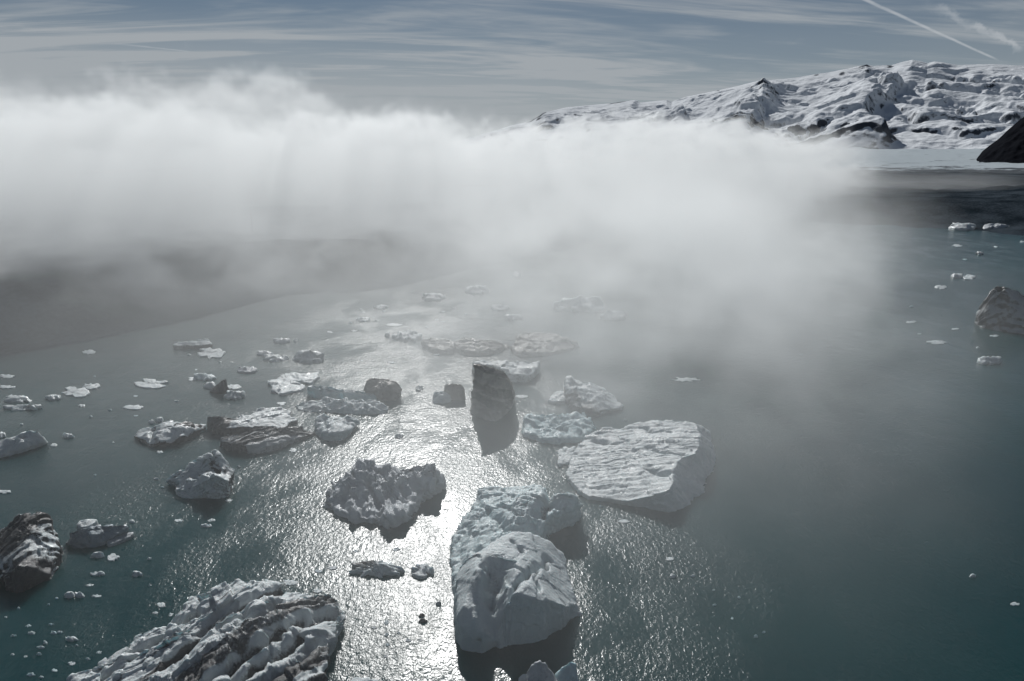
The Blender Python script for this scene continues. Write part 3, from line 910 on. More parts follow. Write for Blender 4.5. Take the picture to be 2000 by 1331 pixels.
# tall slabs and blocks in the middle distance
berg('iceberg', 'tall brown silty fin standing upright in the middle of the lagoon',
     [(926, 712, 13.6, 921, 795), (938, 714, 13.2, 935, 797), (950, 717, 12.7, 950, 798), (973, 725, 11.4, 972, 797), (990, 734, 9.8, 990, 794), (1000, 750, 7.4, 1002, 790), (1004, 774, 4.2, 1005, 786),
      (1003, 778, 4.2, 1000, 797), (998, 756, 7.2, 991, 806), (988, 740, 9.6, 981, 817), (972, 730, 11.2, 968, 824), (949, 722, 12.5, 951, 822), (937, 718, 13.0, 936, 817), (926, 716, 13.3, 919, 806)],
     chisel=1.2, rough=1.0, mat='fin', dirt=0.18, cat='iceberg', flutes=((0.9, 0.2, 0.3), 3.2, 0.45), bands=((0.35, 0.1, 0.9), 2.2, 0.45, 0.05), strata=((0.35, 0.3, 0.9), 2.4, 0.5), res=0.28)
berg('iceberg', 'pale tabular slab with a shaded overhanging front behind the tall brown fin',
     [(924, 709, 3.2), (942, 705, 3.4), (970, 704, 3.3), (1010, 705, 3.2), (1052, 706, 3.0), (1050, 717, 2.6, 1048, 732), (1041, 729, 2.3, 1037, 744), (1034, 732, 2.2, 1028, 747), (1000, 731, 2.1, 996, 746), (985, 724, 2.5, 980, 740), (970, 717, 2.8, 968, 734), (950, 713, 3.0, 948, 730), (930, 712, 3.1, 928, 725)],
     rough=0.3, wall_dirt_shade=0.45, wall_blue=0.2, strata=((0, 0.5, 0.9), 1.2, 0.15))  # shade of the front wall is painted into its colour
berg('iceberg', 'squat brown block of silty ice with a darker undercut below',
     [(710, 762, 2.0, 712, 768), (716, 746, 4.2), (724, 739, 5.0), (742, 740, 5.0), (760, 741, 4.8), (775, 747, 4.2), (786, 761, 2.4, 784, 768), (780, 768, 2.0, 776, 781), (760, 764, 2.9, 758, 784), (738, 763, 3.0, 736, 785), (720, 764, 2.4, 722, 777)],
     [(735, 752, 4.6), (762, 752, 4.3)], rough=0.5, mat='silt', dirt=0.05, wall_dirt_shade=0.35, bulge=-0.12)
berg('iceberg', 'small brown silty block partly hidden by a clump of white ice',
     [(868, 762, 3.0, 868, 774), (868, 753, 4.0), (878, 750, 4.2), (900, 751, 4.0), (906, 757, 3.4), (907, 764, 2.8, 906, 782), (895, 762, 2.8, 893, 783), (876, 760, 3.2, 874, 783)], rough=0.4, mat='silt', dirt=0.1, wall_dirt_shade=0.2)
berg('ice_block', 'knobbly white clump of ice in front of the small brown block',
     [(845, 778, 0.9, 845, 786), (848, 767, 2.0), (862, 764, 2.4), (870, 762, 2.6), (878, 763, 2.2), (880, 774, 1.4, 880, 786), (866, 779, 1.2, 864, 789), (852, 780, 0.9, 850, 788)], [(862, 772, 2.0)], rough=0.8, lumps=0.9, blue=0.1, cat='ice block')
berg('iceberg', 'long low berg with a smooth blue side wall and a thin white top',
     [(600, 755, 3.2, 599, 770), (612, 753, 3.3), (638, 756, 3.1), (660, 763, 2.6), (700, 766, 2.5), (728, 769, 2.2, 733, 778), (736, 778, 1.0, 737, 786), (725, 773, 1.7, 726, 786), (700, 770, 2.1, 700, 786), (660, 767, 2.3, 660, 784), (636, 761, 2.7, 636, 781), (610, 758, 2.9, 610, 777)],
     rough=0.28, wall_blue=0.8, blue=0.02)
berg('iceberg', 'flat rubbly raft of broken grey ice beside the blue-walled berg',
     [(575, 792, 0.5), (590, 785, 1.0), (620, 782, 1.3), (640, 779, 1.7), (662, 782, 1.4), (700, 784, 1.4), (740, 785, 1.6), (756, 791, 1.4), (760, 799, 0.8, 760, 807), (740, 801, 1.0, 740, 810), (700, 801, 0.9, 700, 809), (650, 799, 0.8, 650, 807), (605, 799, 0.6, 605, 805), (582, 797, 0.5, 582, 801)],
     [(610, 792, 1.2), (650, 790, 1.4), (690, 792, 1.3), (730, 793, 1.3)], rough=1.2, lumps=1.1, dirt=0.10)
berg('ice_floe', 'flat white star-shaped floe with a deep notch',
     [(524, 748, .5), (531, 742, .6), (548, 737, .6), (556, 729, .7), (575, 728, .7), (590, 730, .7), (604, 730, .7), (622, 727, .6), (622, 735, .6), (613, 743, .6), (606, 748, .5), (590, 746, .5), (578, 741, .5), (567, 744, .5), (568, 749, .5), (583, 750, .5), (596, 754, .5),
      (588, 762, .5), (568, 765, .5), (549, 770, .5), (531, 763, .5), (532, 756, .5)], rough=0.10, cat='ice floe', strata=((0.5, 0.8, 0.1), 1.2, 0.08))
berg('iceberg', 'dark rocky ice mound at the near end of a long dark berg',
     [(822, 668, 1.5, 824, 676), (830, 662, 2.6), (845, 660, 3.0), (870, 663, 3.0), (886, 668, 2.6), (885, 681, 1.6, 884, 692), (870, 685, 1.4, 870, 694), (848, 680, 1.5, 848, 690), (834, 676, 1.2, 834, 683)], rough=0.6, mat='silt', dirt=0.28, strata=((0.2, 0.6, 0.7), 1.2, 0.45))
berg('iceberg', 'long low dark berg with pale patches behind the tabular slab',
     [(886, 669, 2.4), (900, 661, 3.4), (925, 661, 3.6), (950, 664, 3.1), (975, 668, 2.2), (986, 674, 1.4, 988, 680), (975, 682, 1.2, 975, 690), (950, 685, 1.4, 950, 694), (925, 687, 1.4, 925, 696), (905, 684, 1.4, 905, 693), (891, 680, 1.4, 890, 689)],
     rough=0.7, mat='silt', dirt=0.12, lumps=0.3, strata=((0.2, 0.6, 0.7), 1.6, 0.3))
berg('iceberg', 'broad flat brownish berg fading into the fog beyond the tabular slab',
     [(997, 680, 1.0, 998, 690), (1003, 667, 2.2), (1018, 650, 3.4), (1050, 649, 3.5), (1085, 652, 3.4), (1102, 661, 2.6), (1115, 668, 1.9), (1129, 671, 1.0, 1131, 676), (1122, 677, 1.0, 1122, 683), (1095, 684, 1.1, 1095, 691), (1060, 688, 1.2, 1060, 696), (1015, 689, 1.2, 1015, 698)],
     rough=0.35, mat='silt', dirt=0.02, strata=((0, 0.6, 0.8), 1.3, 0.25))
berg('iceberg', 'leaning slab of ice with a dark upturned end beside the teal berg',
     [(1107, 738, 4.8, 1105, 772), (1118, 739, 4.8), (1135, 744, 4.4), (1165, 752, 3.4), (1185, 762, 2.4), (1205, 780, 1.2), (1218, 793, 0.7), (1206, 797, 0.9, 1206, 802), (1180, 800, 1.0, 1180, 806), (1168, 803, 1.2, 1168, 815), (1150, 800, 1.6, 1150, 812), (1138, 797, 1.6, 1136, 809), (1118, 790, 1.6, 1116, 802), (1108, 775, 2.2, 1104, 790), (1105, 752, 3.8, 1102, 780)],
     [(1125, 758, 4.3), (1150, 770, 3.2), (1180, 782, 2.0), (1140, 785, 2.2), (1130, 775, 2.9)], rough=0.6, dirt=0.10, wall_dirt_shade=0.35, dirt_at=[(1112, 755, 6, 4.5, 0.7), (1155, 800, 1.5, 3, 0.5)], strata=((0.4, 0.7, 0.5), 1.3, 0.4))
berg('ice_block', 'crumbled white ice at the foot of the leaning slab', [(1072, 782, 0.7), (1080, 770, 1.2), (1092, 763, 1.8), (1106, 766, 1.8), (1110, 776, 1.2), (1104, 784, .8, 1104, 789), (1088, 784, 0.9, 1088, 790), (1076, 785, .6, 1076, 788)], rough=0.9, lumps=1.0, cat='ice block')
berg('iceberg', 'low lumpy teal-tinted berg touching the broad flat white berg',
     [(1020, 838, 0.8, 1019, 846), (1026, 813, 2.2), (1048, 808, 2.2), (1070, 811, 2.0), (1090, 809, 2.2), (1115, 808, 2.3), (1140, 806, 2.2), (1146, 815, 1.9), (1160, 826, 2.1), (1166, 834, 1.6), (1152, 845, 1.3, 1152, 852), (1130, 855, 1.0, 1130, 864), (1100, 858, 1.0, 1100, 867), (1060, 856, 1.0, 1060, 866), (1040, 849, 1.0, 1040, 860), (1027, 844, 0.9, 1026, 853)],
     [(1050, 830, 1.2), (1085, 825, 1.4), (1110, 838, 1.0), (1140, 830, 1.8)], mat='teal', rough=1.1, lumps=0.8, scallop=0.2, blue=0.35)
berg('iceberg', 'blocky white berg split by a cleft, with a dark shaded face along one side',
     [(260, 851, 0.9, 262, 856), (272, 838, 1.6), (295, 834, 2.0), (315, 828, 2.6), (338, 823, 3.1), (360, 827, 3.0), (370, 834, 2.4), (402, 830, 1.2), (401, 836, 0.9, 401, 841), (376, 843, 1.7, 376, 857), (350, 853, 1.9, 350, 868), (328, 863, 1.2, 327, 871), (322, 861, 1.4, 320, 868), (298, 867, 0.9, 297, 874), (289, 860, 1.0, 288, 868), (275, 856, 0.9, 274, 862)],
     [(300, 848, 2.2), (340, 838, 2.8), (375, 838, 2.2)], grooves=[([(300, 836, 2.2), (298, 850, 2), (293, 862, 1)], 1.3, 0.6), ([(330, 862, 1.5), (345, 848, 2.2), (372, 838, 2.4)], 0.9, 0.5)], rough=0.6, wall_dirt_shade=0.75, lumps=0.25, strata=((0.3, 0.9, 0.2), 1.6, 0.2))  # shaded face painted dark through the colour of the steep walls
berg('iceberg', 'speckled white berg reaching in from the edge near the flat dark floes',
     [(-25, 866, 2.0), (10, 861, 2.6), (35, 850, 3.2), (58, 840, 3.8), (74, 844, 3.2), (92, 859, 1.0, 94, 864), (86, 864, 0.9, 86, 870), (60, 872, 0.9, 60, 879), (30, 880, 0.9, 30, 888), (0, 888, 0.8, 0, 895), (-25, 894, 0.8, -25, 902)],
     [(40, 866, 2.2), (10, 876, 1.6)], rough=1.0, scallop=0.35, dirt=0.16)
berg('iceberg', 'glossy dark blue-black berg with bright wet edges near the striped berg',
     [(127, 1062, 0.5, 128, 1065), (136, 1052, 1.0), (136, 1041, 1.7), (150, 1039, 2.0), (165, 1033, 2.3), (190, 1028, 2.3), (220, 1027, 2.2), (248, 1027, 1.7), (251, 1032, 1.4, 250, 1043), (235, 1042, 1.2, 234, 1051), (212, 1054, 0.8, 211, 1061), (196, 1059, 0.7, 195, 1068), (165, 1062, 0.7, 165, 1072), (140, 1062, 0.6, 140, 1070)],
     [(175, 1045, 2.0), (215, 1038, 1.6), (150, 1052, 1.4)], rough=0.9, mat='dark', blue=0.75, lumps=0.6, wall_dirt_shade=0.3)
berg('ice_floe', 'narrow dark sliver of ice along the flank of the glossy blue-black berg', [(208, 1059, 0.5), (225, 1050, 0.8), (245, 1042, 0.8), (260, 1040, 0.7), (259, 1045, 0.5), (240, 1054, 0.5), (222, 1062, 0.4), (211, 1064, 0.4)], mat='dark', blue=0.4, cat='ice floe', dirt=0.1)
berg('ice_floe', 'ring-shaped ice chunk just beyond the glossy blue-black berg', [(150, 1026, 0.6), (155, 1018, 0.9), (166, 1015, 1.0), (178, 1014, 0.9), (189, 1016, 0.7), (182, 1023, 0.7), (174, 1028, 0.6), (160, 1031, 0.5)], [(163, 1022, 0.3)], cat='ice floe', rough=0.6, dirt=0.12)
berg('iceberg', 'dark pitted block of ice at the bottom edge beside a smooth blue chunk',
     [(1026, 1330, 2.0), (1034, 1306, 3.6), (1042, 1294, 4.2), (1056, 1292, 4.2), (1070, 1302, 3.4), (1082, 1318, 2.4), (1092, 1345, 1.5), (1080, 1380, 1.0), (1040, 1390, 1.0), (1022, 1360, 1.2)], [(1050, 1320, 3.2)], mat='slate', rough=0.8, scallop=0.15, dirt=0.3, strata=((0.8, 0.2, 0.5), 0.8, 0.3))
berg('ice_block', 'smooth pale blue chunk of ice at the bottom edge', [(1086, 1316, 2.2), (1098, 1302, 3.0), (1114, 1293, 3.6), (1124, 1296, 3.4), (1128, 1320, 2.4), (1130, 1345, 1.6), (1120, 1375, 1.0), (1098, 1375, 1.0), (1090, 1340, 1.6)], mat='teal', blue=0.4, rough=0.6, cat='ice block')
berg('ice_block', 'small crumbled white chunk beside the dark pitted block', [(1013, 1326, 0.7), (1020, 1318, 1.0), (1030, 1317, 1.0), (1032, 1330, .8), (1024, 1340, .6), (1012, 1338, .6)], rough=0.9, lumps=0.8, cat='ice block')
berg('iceberg', 'large dark peaked berg far out on the clear side',
     [(1907, 618, 3.0, 1904, 632), (1913, 603, 5.6), (1927, 586, 9.4), (1936, 570, 12.4), (1944, 561, 14.2), (1966, 562, 14.4), (1985, 572, 12.6), (2012, 584, 10.6), (2050, 600, 8.0), (2055, 615, 6.0, 2060, 660), (2010, 600, 8.6, 2005, 655), (1975, 585, 10.8, 1970, 650), (1950, 580, 11.0, 1945, 646), (1930, 598, 7.6, 1925, 642), (1914, 618, 3.6, 1912, 638)],
     rough=0.55, wall_dirt_shade=0.5, dirt=0.16, mat='dark', strata=((0.5, 0.3, 0.7), 3.0, 0.5))
berg('iceberg', 'flat-topped dark slab with a white rim near the far shore end of the floes',
     [(337, 673, 1.6, 337, 680), (345, 669, 1.9), (375, 667, 1.9), (400, 666, 1.9), (414, 669, 1.5), (413, 673, 1.2, 413, 678), (390, 675, 1.2, 390, 681), (360, 675, 1.2, 360, 682), (344, 676, 1.2, 343, 683)], rough=0.3, mat='ice', wall_dirt_shade=0.7)
berg('iceberg', 'black fin-shaped ice leaning over a pale rounded lump', [(410, 763, 0.8, 409, 767), (418, 756, 1.6), (428, 748, 2.8), (436, 742, 3.7), (442, 741, 3.8), (440, 752, 2.2), (438, 760, 1.5, 438, 769), (425, 764, 0.9, 424, 770)], mat='dark', dirt=0.9, rough=0.5)

# ---------------------------------------------------------------- smaller floes and fragments, one object each
rng = random.Random(4)


def floe(name, label, x0, y0, x1, y1, style='floe', mat='ice', group=None, cat=None, **kw):
    """small floating ice filling a pixel box: style sets how much of the box is height rather than depth"""
    tall = {'floe': 0.18, 'chunk': 0.55, 'lump': 0.45, 'slab': 0.40}[style]
    w, h = x1 - x0, y1 - y0
    mx = 0.5 * (x0 + x1)
    n = 17 if w > 24 else 12 if w > 12 else 8
    ph = rng.uniform(0, 6.28)
    rim = []
    scale = np.linalg.norm(ground(mx, y1) - np.array([0, 0, CAM_H])) / FOCAL
    hz = max(tall * h * scale * 1.05, 0.12)
    for i in range(n):
        a = 2 * math.pi * i / n + ph * 0.1
        wob = 1 - rng.uniform(0.0, 0.45) * (i % 2 + 0.35)
        ex, ey = math.cos(a) * wob, math.sin(a) * wob
        gy = y1 - (1 - tall) * h * (0.5 + 0.5 * ey)
        z = hz * rng.uniform(0.35, 0.75) * (0.6 + 0.5 * (ey > 0))
        p = ground(mx + ex * 0.5 * w, gy)
        up_rows = z / scale * 0.93
        rim.append((mx + ex * 0.5 * w, gy - up_rows, float(min(z, 30.0))))
    inner = []
    for i in range(3 if style != 'floe' else 1):
        gx, gy = mx + rng.uniform(-0.28, 0.28) * w, y1 - (1 - tall) * h * rng.uniform(0.35, 0.7)
        z = hz * rng.uniform(0.75, 1.05)
        inner.append((gx, gy - z / scale * 0.93, z))
    args = dict(rough=0.7, lumps=0.0, cuts=2 if style in ('chunk', 'slab') else 0, chisel=1.4)
    if style == 'floe':
        args['rough'] = 0.5
        args['chisel'] = 0.6
    if style == 'lump':
        args['lumps'] = 0.9
    args.update(kw)
    if w < 18:
        args.update(lumps=0.0, cuts=3, chisel=2.0, rough=1.0)
    return berg(name, label, rim, inner, mat=mat, cat=cat or {'floe': 'ice floe', 'slab': 'ice floe', 'chunk': 'ice block', 'lump': 'ice block'}[style], group=group,
                res=max(0.11, 0.0026 * CAM_H / max(0.05, -ray(mx, y1)[2])), **args)


F = floe
F('ice_floe', 'thin pale floe lying right in front of the dark flat-topped slab', 382, 676, 440, 703, 'floe', strata=((0.3, 0.9, 0.2), 1.2, 0.2))
F('ice_block', 'small pale cap of ice on the far end of the flat-topped slab', 385, 660, 414, 669, 'chunk')
F('ice_floe', 'clean oval white floe with a shaded rim, alone on open water', 260, 737, 332, 760, 'floe', rough=0.12)
F('ice_block', 'blue-tinted rounded lump behind the black fin-shaped ice', 377, 726, 424, 745, 'lump', blue=0.45)
F('ice_floe', 'small white ledge at the side of the blue-tinted lump', 366, 736, 384, 745, 'floe')
F('ice_block', 'pale rounded lump at the foot of the black fin', 394, 742, 422, 760, 'chunk', dirt=0.2, rough=0.4)
F('ice_floe', 'flat white shelf just behind the black fin', 437, 749, 472, 762, 'floe')
F('ice_block', 'crumbly pile of ice lumps beside the black fin', 436, 758, 479, 783, 'lump')
F('ice_floe', 'long flat grey floe, upper of a pair at the edge of the view', 2, 768, 72, 788, 'slab', dirt=0.25)
F('ice_floe', 'long flat grey floe, lower of a pair at the edge of the view', 3, 786, 83, 803, 'slab', dirt=0.15)
F('ice_floe', 'faint thin floe beyond the pair of long grey floes', -5, 730, 30, 740, 'floe', dirt=0.2)
F('ice_floe', 'faint narrow floe just beyond the pair of long grey floes', -5, 752, 32, 760, 'floe', dirt=0.2)
F('ice_block', 'dark angular chunk at the tip of a bright flat floe', 86, 766, 122, 783, 'lump', dirt=0.35)
F('ice_floe', 'bright flat floe trailing behind a dark angular chunk', 118, 752, 178, 778, 'floe')
F('ice_floe', 'small white floe overlapping the far side of the bright flat floe', 160, 746, 198, 762, 'floe')
F('ice_floe', 'pale low floe close under the fogged shore', 160, 682, 187, 693, 'floe')
F('ice_floe', 'small white winged floe below the clean oval floe', 237, 789, 283, 801, 'floe')
F('ice_floe', 'little pale floe left of the white winged floe', 150, 788, 167, 796, 'floe')
F('ice_block', 'dark little chunk behind the blocky split berg', 289, 817, 303, 829, 'chunk', dirt=0.3)
F('ice_block', 'stacked small chunk behind the blocky split berg', 303, 811, 320, 826, 'lump', dirt=0.1)
F('ice_floe', 'small white floe below the blocky split berg', 304, 879, 320, 887, 'floe')
F('ice_block', 'small white wedge off the end of the speckled berg', 120, 842, 146, 857, 'chunk', rough=0.4)
F('ice_floe', 'tiny split floe near the tip of the speckled berg', 98, 865, 114, 873, 'floe')
F('ice_block', 'white clump behind the speckled berg at the edge of the view', -6, 842, 12, 856, 'lump')
F('ice_block', 'dark smooth rounded back of ice beside a pale ridge', 498, 682, 536, 697, 'chunk', rough=0.3, mat='slate', dirt=0.15)
F('ice_floe', 'pale ridged floe against the dark rounded back', 512, 689, 565, 709, 'slab', strata=((0.3, 0.8, 0.2), 0.9, 0.3))
F('ice_block', 'pale pyramid-shaped cluster of broken ice slabs', 570, 677, 635, 711, 'chunk', rough=1.1, lumps=0.5, mat='slate')
F('ice_block', 'row of small spiky ice lumps near the bend in the shore', 530, 657, 568, 672, 'lump', mat='slate')
F('ice_block', 'tiny lump just beyond the row of spiky lumps', 572, 659, 583, 669, 'lump', mat='slate')
F('ice_block', 'dark crescent-shaped clump between the pale ridged floe and the fin', 459, 712, 503, 730, 'lump', mat='slate', dirt=0.2)
F('ice_block', 'branching grey-blue tower of ice in front of the glitter', 764, 638, 826, 669, 'lump', mat='slate', rough=1.3, blue=0.3)
F('ice_block', 'small upright spike next to the branching tower', 750, 645, 761, 661, 'chunk', mat='slate')
F('ice_block', 'pale low lump on the far glittering water', 692, 617, 725, 630, 'lump')
F('ice_block', 'faint broad ice clump in the mist below the shore bend', 728, 593, 760, 605, 'lump', mat='slate')
F('ice_block', 'hazy jagged ice clump, far out on the bright water', 820, 569, 872, 589, 'lump', mat='slate', rough=1.1)
F('ice_block', 'hazy pointed ice clump beyond the jagged one', 909, 553, 955, 577, 'lump', mat='slate', rough=1.1)
F('ice_block', 'hazy rounded ice clump nearest the long dark berg', 957, 591, 996, 608, 'lump', mat='slate')
F('ice_block', 'hazy wedge of ice beyond the broad brownish berg', 984, 611, 1026, 627, 'chunk', mat='slate', rough=0.5)
F('iceberg', 'ghostly berg barely showing through the fog, nearer of two', 1168, 600, 1226, 627, 'chunk', cat='iceberg', lumps=0.3)
F('iceberg', 'ghostly berg barely showing through the fog, farther of two', 1073, 573, 1190, 612, 'chunk', cat='iceberg', lumps=0.3)
F('ice_block', 'faint dark lump at the limit of sight in the fog', 1000, 527, 1020, 543, 'chunk', mat='slate')
F('ice_floe', 'thin dark floe on the far glitter, left of the branching tower', 636, 646, 652, 652, 'floe', mat='slate')
F('ice_floe', 'thin pale floe on the far glitter, right of the dark one', 683, 643, 698, 649, 'floe', mat='slate')
F('ice_floe', 'long thin floe above the branching tower', 752, 631, 788, 638, 'floe', mat='slate')
F('ice_block', 'dark twin lump between the brown block and the white clump', 810, 750, 826, 765, 'lump', dirt=0.3)
F('ice_block', 'grey ragged chunk at the gap before the broad brownish berg', 977, 670, 997, 684, 'lump', mat='silt')
F('ice_floe', 'thin sliver floe just past the tall brown fin', 1006, 770, 1033, 779, 'floe')
F('ice_block', 'small dark lump on the glitter beyond the jagged ribbed berg', 770, 844, 789, 858, 'lump', dirt=0.25)
F('ice_floe', 'small pale floe under the black striped berg', 563, 874, 582, 886, 'floe')
F('ice_floe', 'low pale rubble patch behind the long white-topped berg', 540, 784, 560, 793, 'floe')
F('ice_floe', 'thin pale floe with a dark crust floating on the near glitter', 676, 1089, 794, 1130, 'slab', rough=0.45, dirt=0.08, strata=((0.35, 0.85, 0.3), 0.8, 0.25), dirt_at=[(700, 1096, 0.6, 2.2, 0.7), (730, 1100, 0.6, 1.6, 0.5)])
F('ice_block', 'rounded pale hummock next to the thin crusted floe', 799, 1092, 848, 1131, 'slab', rough=0.5)
F('ice_floe', 'small submerged-looking pale floe behind the huge grooved berg', 551, 1129, 582, 1146, 'floe')
F('ice_floe', 'tiny pale floe tucked against the corner of the huge grooved berg', 610, 1148, 630, 1160, 'floe')
F('ice_floe', 'pale flat floe cut off by the bottom edge', 680, 1320, 740, 1345, 'floe')
F('ice_block', 'dark stone-like lump on the bright glint, upper of a pair', 816, 1196, 831, 1206, 'chunk', mat='silt', dirt=0.4)
F('ice_block', 'dark stone-like lump on the bright glint, lower of a pair', 817, 1204, 836, 1218, 'chunk', mat='silt', dirt=0.3)
F('ice_block', 'small dark lump near the edge of the glint by the tall smooth white berg', 850, 1171, 862, 1184, 'chunk', mat='slate', dirt=0.2)
F('ice_block', 'white kite-shaped fragment below the glossy blue-black berg', 174, 1074, 204, 1091, 'chunk')
F('ice_floe', 'thin tapering splinter beside the kite-shaped fragment', 208, 1080, 234, 1098, 'floe')
F('ice_block', 'crumbly round fragment alone on dark water', 256, 1112, 277, 1128, 'lump')
F('ice_floe', 'low double fragment left of the crumbly round one', 175, 1114, 207, 1126, 'lump')
F('ice_floe', 'curled white fragment, larger of a close pair', 124, 1151, 146, 1169, 'chunk')
F('ice_floe', 'hooked white fragment, smaller of a close pair', 143, 1151, 167, 1169, 'chunk')
F('ice_floe', 'thin scattered sliver right of the curled pair', 177, 1160, 199, 1168, 'floe')
F('ice_floe', 'thin scattered sliver above the hooked fragment', 167, 1140, 184, 1146, 'floe')
F('ice_block', 'white crumb at the end of the splinter-flanked berg', 252, 1013, 264, 1023, 'lump')
F('ice_floe', 'flat crumb drifting toward the white wedge-shaped berg', 338, 1013, 359, 1021, 'floe')
F('ice_block', 'white lumpy crumb below the wedge-shaped berg', 391, 1021, 414, 1031, 'lump')
F('ice_floe', 'tiny flake above the lumpy crumb', 404, 1013, 421, 1020, 'floe')
F('ice_floe', 'white sliver at the dark foot of the wedge-shaped berg', 438, 973, 456, 981, 'floe')
F('ice_block', 'white pebble of ice off the tip of the wedge-shaped berg', 299, 931, 311, 938, 'chunk')
F('ice_floe', 'broken sliver at the very edge below the speckled berg', -5, 955, 23, 966, 'floe')
F('ice_block', 'dark pebble of ice behind the wedge-shaped berg', 461, 908, 471, 914, 'chunk', mat='slate')
F('ice_floe', 'white floe with a dark slot, brightest of the corner fragments', 124, 1240, 154, 1253, 'chunk')
F('ice_floe', 'pale leaf-shaped fragment beside the huge grooved berg', 305, 1175, 323, 1188, 'floe')
F('ice_floe', 'pale triangular flake at the flank of the huge grooved berg', 327, 1196, 339, 1205, 'floe')
F('ice_floe', 'pale oval flake below the leaf-shaped fragment', 297, 1194, 309, 1200, 'floe')
F('ice_floe', 'thin white floe on clear dark water near the misty centre', 1307, 736, 1371, 747, 'floe')
F('ice_block', 'white star-shaped crumb alone on the dark open water', 1306, 1117, 1322, 1131, 'lump')
F('ice_block', 'tiny crumb next to the star-shaped one', 1347, 1121, 1358, 1128, 'chunk')
F('ice_floe', 'pale flake off the corner of the broad flat white berg', 1298, 1087, 1318, 1096, 'floe')
F('ice_floe', 'small pale floe in front of the broad flat white berg', 1207, 1014, 1232, 1022, 'floe')
F('ice_block', 'white bead of ice at the front of the broad flat white berg', 1168, 985, 1177, 992, 'chunk')
F('ice_block', 'small white bead behind the broad flat white berg', 1216, 817, 1226, 823, 'chunk')
F('ice_block', 'pale fragments at the side of the tall smooth white berg', 1124, 1192, 1138, 1204, 'lump')
F('ice_block', 'crumb of white ice far off on the dark side, near the edge', 1892, 1119, 1908, 1129, 'chunk')
F('ice_floe', 'pale crumb at the very edge of the dark open water', 1972, 1175, 1992, 1184, 'floe')
F('ice_block', 'cluster of crumbled white ice below the dark peaked berg', 1909, 690, 1956, 714, 'lump')
F('ice_floe', 'bright thin floe beside the foot of the dark peaked berg', 1932, 653, 1953, 659, 'floe')
F('ice_floe', 'thin white streak of ice, nearer of two in the clearing', 1808, 664, 1851, 673, 'floe')
F('ice_floe', 'thin white streak of ice, farther of two in the clearing', 1857, 640, 1875, 645, 'floe')
F('ice_floe', 'faint streak of ice left of the clearing', 1768, 626, 1791, 632, 'floe')
F('ice_block', 'pale clump on the clear water above the dark peaked berg', 1856, 532, 1880, 544, 'lump')
F('ice_floe', 'pale string of fragments beside the clump in the clearing', 1880, 536, 1906, 547, 'floe')
F('ice_floe', 'faint grey floe left of the clump in the clearing', 1824, 556, 1850, 566, 'floe')
F('iceberg', 'long low white berg under the far dark moraine, paler of two', 1848, 431, 1916, 450, 'chunk', cat='iceberg', lumps=0.3)
F('iceberg', 'low dark-backed berg under the far moraine beside the paler one', 1916, 433, 1988, 450, 'chunk', cat='iceberg', mat='slate')
F('ice_floe', 'thin pale floe on the far clear water below the moraine', 1858, 477, 1880, 483, 'floe')
F('ice_block', 'tiny bright floe on the far clear water at the edge', 1905, 490, 1922, 498, 'chunk')

# crumbs of brash ice, told apart only by their order across the view
ORDER = 'first second third fourth fifth sixth seventh eighth ninth tenth eleventh twelfth thirteenth fourteenth fifteenth sixteenth seventeenth eighteenth nineteenth twentieth twenty-first twenty-second'.split()
crumbs = [
    ('crumb of brash ice by the huge grooved berg', 'brash ice by the huge grooved berg',
     [(52, 1231, 71, 1240), (98, 1231, 112, 1240), (111, 1231, 124, 1238), (20, 1238, 32, 1244), (70, 1260, 88, 1268), (69, 1273, 82, 1281), (51, 1312, 69, 1322), (75, 1319, 86, 1325), (132, 1291, 149, 1301), (100, 1306, 114, 1313), (48, 1219, 63, 1226), (94, 1216, 106, 1222), (84, 1249, 94, 1259), (165, 1284, 178, 1290), (187, 1270, 200, 1278), (8, 1203, 14, 1208), (33, 1185, 39, 1190), (107, 1166, 114, 1171), (92, 1178, 98, 1183), (147, 1258, 153, 1263), (45, 1280, 55, 1285), (20, 1275, 28, 1281)]),
    ('dark crumb of ice on the bright glint', 'dark crumbs on the glint',
     [(748, 1208, 762, 1222), (750, 1235, 760, 1244), (775, 1234, 782, 1240), (790, 1247, 803, 1255), (817, 1247, 825, 1254), (752, 1255, 765, 1264), (749, 1277, 759, 1287), (726, 1222, 736, 1230), (640, 1104, 660, 1114), (612, 1112, 630, 1120), (766, 1068, 782, 1078), (688, 1074, 702, 1080)]),
    ('small grey floe on the far glitter', 'small floes on the far glitter',
     [(705, 608, 716, 612), (732, 624, 740, 628), (848, 622, 858, 627), (858, 626, 870, 631), (745, 606, 754, 610), (828, 636, 841, 641), (860, 607, 872, 611), (700, 602, 709, 606), (880, 600, 892, 604), (905, 612, 916, 616), (680, 628, 690, 632), (845, 690, 860, 696), (756, 704, 772, 711), (702, 702, 712, 707)]),
    ('tiny pale flake on open water among the bergs', 'pale flakes on open water',
     [(210, 798, 219, 803), (172, 811, 181, 816), (258, 771, 270, 776), (260, 810, 270, 814), (36, 826, 46, 831), (181, 733, 188, 737), (340, 781, 350, 785), (312, 949, 321, 954), (182, 925, 189, 930), (290, 1140, 296, 1146), (286, 1088, 298, 1094), (364, 690, 374, 694), (426, 705, 434, 709), (380, 720, 386, 724), (218, 862, 224, 866)]),
    ('tiny pale flake on the clear dark side', 'flakes on the clear side',
     [(1392, 1178, 1400, 1184), (1425, 1205, 1434, 1211), (1472, 1238, 1482, 1246), (1488, 1231, 1496, 1238), (1390, 1150, 1398, 1155), (1440, 1163, 1448, 1170), (1560, 690, 1570, 694), (1790, 650, 1800, 654), (1776, 596, 1786, 600), (1990, 470, 2004, 475), (1940, 480, 1952, 484), (1880, 505, 1890, 509), (1995, 610, 2010, 616), (1905, 676, 1914, 681)]),
]
